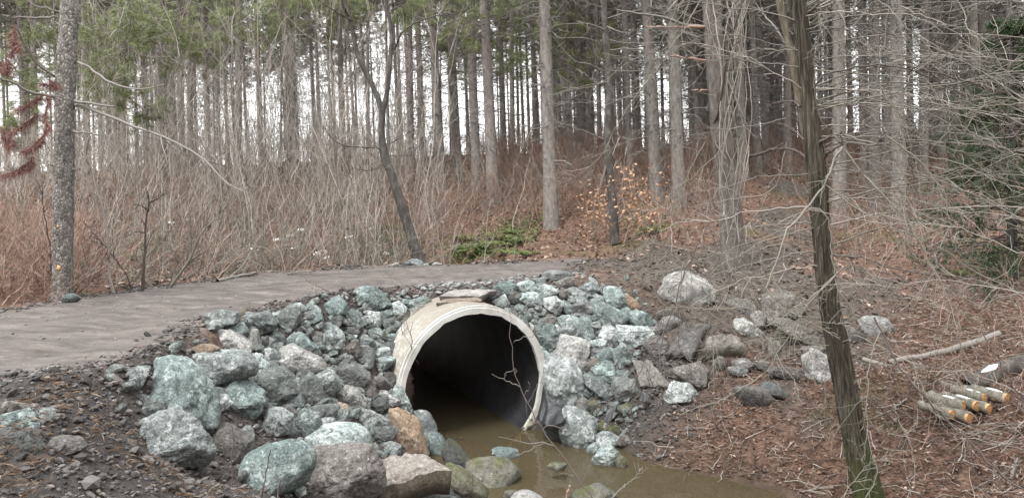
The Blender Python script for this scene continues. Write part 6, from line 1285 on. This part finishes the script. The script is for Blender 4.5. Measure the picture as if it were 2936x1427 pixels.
def log(reg, x, y, rpx, Y, dirv, L, label, snow_top=False):
    px, py = reg2P(reg, x, y); c = atP(px, py, Y); r = .88*rpx/2.801/KF*Y/FPX; K = 12; dirv = unit(np.array(dirv, float)); P = c+dirv*np.linspace(0, L, K)[:,None]+rng.normal(0,.004,(K,3)); b0 = c.copy()
    e = empty('log', b0, label, 'log', 'short sawn logs in a small pile'); V, F = tube_arrays(P-b0, np.full(K, r)*(1+.05*rng.normal(size=K)), 20); V = V+unit(V)*(fbm(V*14, 3)*r*.05)[:,None]; V = np.vstack([V, (P[-1]-b0)[None]])
    o = len(V)-1; F.append(np.array([[ (K-1)*20+i, (K-1)*20+(i+1)%20, o] for i in range(20)])); obj('bark', mkmesh('bark', V, F), M_logbark, e)
    sd = unit(np.cross(dirv, [0,0,1])); upv = np.cross(sd, dirv); a = np.linspace(0, 6.283, 28, endpoint=False); rr = .93*r*(1+.03*vnoise(np.stack([np.cos(a)*2+x, np.sin(a)*2, a*0], 1)))
    ring = np.outer(np.cos(a)*rr, sd)+np.outer(np.sin(a)*rr, upv); V = np.vstack([ring-dirv*.008, [-dirv*.010], ring+dirv*.02]); F = [[i, (i+1)%28, 28] for i in range(28)]; G = [[i, 29+i, 29+(i+1)%28, (i+1)%28] for i in range(28)]
    obj('cut_face', mkmesh('cut_face', V, [np.array(F), np.array(G)], smooth=False), M_cut, e)
    if snow_top:
        D, Fc = ico(3); V = D*np.array([r*.5, .08, r*.15]); u = np.stack([sd, dirv, upv]); V = (V*(1+.2*vnoise(D*3))[:,None])@u+dirv*.13+upv*r*.95; obj('snow', mkmesh('snow', V, Fc), M_snow, e)
dl = (-.50, .86, .05); YL = 7.75
for x, y, r_, yo, L, lab, sn in [(1298,512,52,.06,.34,'leftmost upper log of the sawn pile, snow along its top',True),(1412,510,50,.08,.34,'upper log second from the left in the sawn pile',True),(1512,532,48,.04,.34,'right log of the middle row in the sawn pile',False),
      (1216,578,42,.0,.34,'lowest left log of the sawn pile',False),(1353,603,54,-.04,.34,'bottom centre log of the sawn pile, nearest the viewer',False),(1474,448,44,.2,.34,'top middle log of the sawn pile',True),(1570,447,40,.2,.34,'top right log of the sawn pile',False),(1655,450,50,.12,.34,'rightmost log, its end white and blue with snow',True)]:
    log('I', x, y, r_, YL+yo, dl, L, lab, sn)
P = np.array(RP_('I','1350,360 1450,300 1600,240 1793,190 1950,160', 8.45, 8.6)); b0 = P[0].copy(); e = empty('fallen_tree', b0, 'dark fallen trunk with snow on it, behind the log pile at the right edge', 'fallen tree')
V, F = path_tube([P-b0], .10, .13, 24, 16, 0, wig=.004); obj('bark', mkmesh('bark', V, F), M_forked, e); Q = resample(P-b0, 24)[3:12]+np.array([0,-.03,.085]); V, F = tube_arrays(Q, np.interp(np.arange(9), [0,4,8], [.01,.045,.01]), 8); obj('snow', mkmesh('snow', V, F), M_snow, e)
for reg, s, Y0, Y1, r0, r1, sd, lab in [('I','700,160 870,130 1060,100 1230,50 1400,0 1600,-70',9.7,10.2,.035,.05,4,'thick fallen pole slanting up right behind the log pile'),('I','500,135 660,185 870,260 1060,310 1200,350 1330,370',9.6,9.2,.03,.04,4,'pale fallen pole sloping down to the log pile'),
      ('I','640,180 850,215 1100,245 1200,260',9.9,9.8,.02,.03,3,'thinner pole between the two fallen poles'),('I','730,540 850,450',8.9,9,.012,.008,1,'short grey stick left of the log pile'),('A','265,240 400,205 500,195',5.75,5.85,.012,.008,1,'pale stick lying at the road edge, lower left'),
      ('A','720,1160 800,1210 880,1275',4.85,4.6,.014,.010,0,'split yellowish stick at the bottom left'),('A','720,730 800,810 890,890',5.35,5.2,.008,.006,0,'tan stick on the soil left of the front boulder'),('L','210,870 300,855 380,852',12.9,13.1,.014,.01,0,'pale stick lying along the far road edge'),
      ('L','320,850 450,805 650,795 800,800',13.4,13.8,.016,.01,3,'grey stick lying before the leaning saplings'),('K','1520,905 1650,830 1800,760',12.4,13.0,.022,.016,3,'fallen stick leaning up at the thicket edge, left'),('K','1530,920 1650,890 1800,860',12.2,12.7,.03,.022,2,'dark fallen log at the thicket edge, left'),
      ('L','1200,700 1400,670 1600,660',16.5,16.8,.03,.02,2,'fallen branch among the ferns right of the forked tree'),('H','1040,575 1075,640 1090,735',8.6,8.5,.014,.016,0,'peeled white stick standing among the right bank rocks'),('G','1240,1262 1255,1200 1270,1145',7.6,7.7,.010,.010,0,'reddish broken stick standing in the stream at the bottom edge'),
      ('K','700,880 850,860 950,850',12.5,12.8,.03,.02,2,'dark log under the brush left of the snapped sapling'),('H','1580,1010 1585,1100 1580,1200',7.9,7.8,.008,.006,2,'small upright dry twig left of the shaggy trunk foot'),('I','190,340 195,440 200,545',7.9,7.8,.007,.006,2,'pale forked twig standing on the needles left of the shaggy trunk'),
      ('I','1690,1090 1720,1000 1750,910',6.2,6.2,.016,.010,0,'broken grey stake at the lower right')]:
    v = list(map(float, s.replace(',', ' ').split())); pp = [reg2P(reg, v[i], v[i+1]) for i in range(0, len(v), 2)]
    if any(w in lab for w in ('standing', 'upright', 'stake')): q = max(pp, key=lambda a: a[1]); yy = [raycast(q[0], min(q[1], 497)) or Y0]*len(pp)
    else: yy = [(raycast(a[0], min(a[1]+1.5, 505)) or Y0) for a in pp]; yy = list(np.convolve(np.pad(yy, 1, 'edge'), [.25,.5,.25], 'valid'))
    P = np.array([atP(a[0], a[1], y_-.04) for a, y_ in zip(pp, yy)]); b0 = P[0].copy(); V, F = path_tube([P-b0], r0, r1, 16, 8, sd, (.1,.3), .005, sub=1); o = obj('fallen_branch', mkmesh('fallen_branch', V, F), M_tw_pale if ('pale' in lab or 'white' in lab or 'yellow' in lab) else (M_tw_red if 'red' in lab or 'tan' in lab else M_tw_dead)); o.location = b0; tag(o, lab, 'branch', 'fallen sticks and poles')

# ------------------------------------------------------------------ black sheeting beside the pipe
def sheet(pts_top, pts_bot, label, n=40, amp=.05, fold=9):
    A_ = resample(np.array(pts_top), n); B_ = resample(np.array(pts_bot), n); u = np.linspace(0, 1, n); V = []
    for i, w in enumerate(np.linspace(0, 1, n)):
        r_ = A_*(1-w)+B_*w; k = u*fold+.6*math.sin(w*3)+w*1.5; off = amp*(np.sin(k*2.3)*.5+vnoise(np.stack([u*fold, np.full(n, w*2.2), u*0], 1)))*(.4+.6*w); V.append(r_+np.outer(off, [-.25,-.9,.35]))
    V = np.concatenate(V); b0 = V.mean(0); b0[2] = V[:,2].min(); i = (np.arange(n-1)[:,None]*n+np.arange(n-1)[None]).ravel(); q = np.stack([i, i+1, i+n+1, i+n], 1)
    V2 = V+np.array([0,.006,0]); e = np.array(list(range(n))+[n*k+n-1 for k in range(1,n)]+[n*n-1-k for k in range(1,n)]+[n*k for k in range(n-2,0,-1)]); e2 = np.roll(e, -1)
    F = np.concatenate([q, q[:, ::-1]+n*n, np.stack([e, e+n*n, e2+n*n, e2], 1)]); o = obj('plastic_sheet', mkmesh('plastic_sheet', np.vstack([V, V2])-b0, F), M_sheet); o.location = b0; return tag(o, label, 'plastic sheet')
m, t, b = newmat('black_fabric'); b.inputs['Base Color'].default_value = (.028,.03,.034,1); b.inputs['Roughness'].default_value = .38; M_sheet = m
tc = nd(t, 'ShaderNodeTexCoord'); mp = nd(t, 'ShaderNodeMapping'); mp.inputs['Scale'].default_value = (14,14,3); t.links.new(tc.outputs['Object'], mp.inputs[0]); bump(t, b, noise_n(t, 2, 5, .6, mp.outputs[0]).outputs[0], .6, .03)
sheet([aR('G',1062,340,10.25), aR('G',1080,400,10.1), aR('G',1150,500,10.0), aR('G',1260,540,9.85)], [aR('G',1010,600,10.15), aR('G',1060,655,9.8), aR('G',1150,665,9.6), aR('G',1240,620,9.5)], 'crumpled black plastic sheet bunched against the pipe right side')
sheet([aR('E',790,1095,9.75), aR('E',830,1080,9.75), aR('E',870,1060,9.8)], [aR('E',760,1190,9.6), aR('E',790,1205,9.55), aR('E',815,1180,9.55)], 'small torn flap of black fabric under the purple-grey block', 20, .02, 4)
sheet([aR('E',1060,950,9.75), aR('E',1090,960,9.7), aR('E',1130,985,9.7)], [aR('E',1050,1030,9.65), aR('E',1085,1040,9.6), aR('E',1120,1010,9.6)], 'scrap of black fabric right of the purple-grey block', 16, .02, 4)

# ------------------------------------------------------------------ dark evergreen at the right edge
def evergreen(px, Y, H, label, seed):
    X = (px-512)/FPX*Y; z = float(ground0(np.array([X]), np.array([Y]))[0]); e = empty('evergreen_tree', (X, Y, z-.1), label, 'tree')
    V, F = tube_arrays(np.stack([np.zeros(10), np.zeros(10), np.linspace(0, H, 10)], 1), np.linspace(.09,.02,10), 10); obj('trunk', mkmesh('trunk', V, F), M_forked, e)
    n = 150; zc = rng.uniform(.5, H-.2, n); az = rng.uniform(0, 6.283, n); d = unit(np.stack([np.cos(az), np.sin(az), rng.normal(-.1,.1,n)], 1)); L = (H-zc)*.34+.35
    C1 = stems(np.stack([zc*0, zc*0, zc], 1), d, L*rng.uniform(.7,1.1,n), 6, .08, .15, .015); C2, _ = sub_stems(C1, 12, .2, 1, (.2,.4), .8, 4, .1, .05); V, F = join_arrays([tube_arrays(C1, taper(n,6,.014,.004), 3), tube_arrays(C2, taper(len(C2),4,.004,.002), 3)]); obj('boughs', mkmesh('boughs', V, F), M_tw_dark, e)
    c = np.concatenate([C2[:,k] for k in (1,2,3)]); dr = unit(np.concatenate([C2[:,-1]-C2[:,0]]*3)); V, F = tufts(c, dr, 15, .06, .012, .7); obj('needles', mkmesh('needles', V, F, smooth=False), M_hemlock, e)
evergreen(1012, 12.6, 4.6, 'dark small evergreen at the right edge behind the bare twigs', 3)
print('objects', len(bpy.data.objects), 'tris', sum(len(o.data.polygons) for o in bpy.data.objects if o.type == 'MESH'))
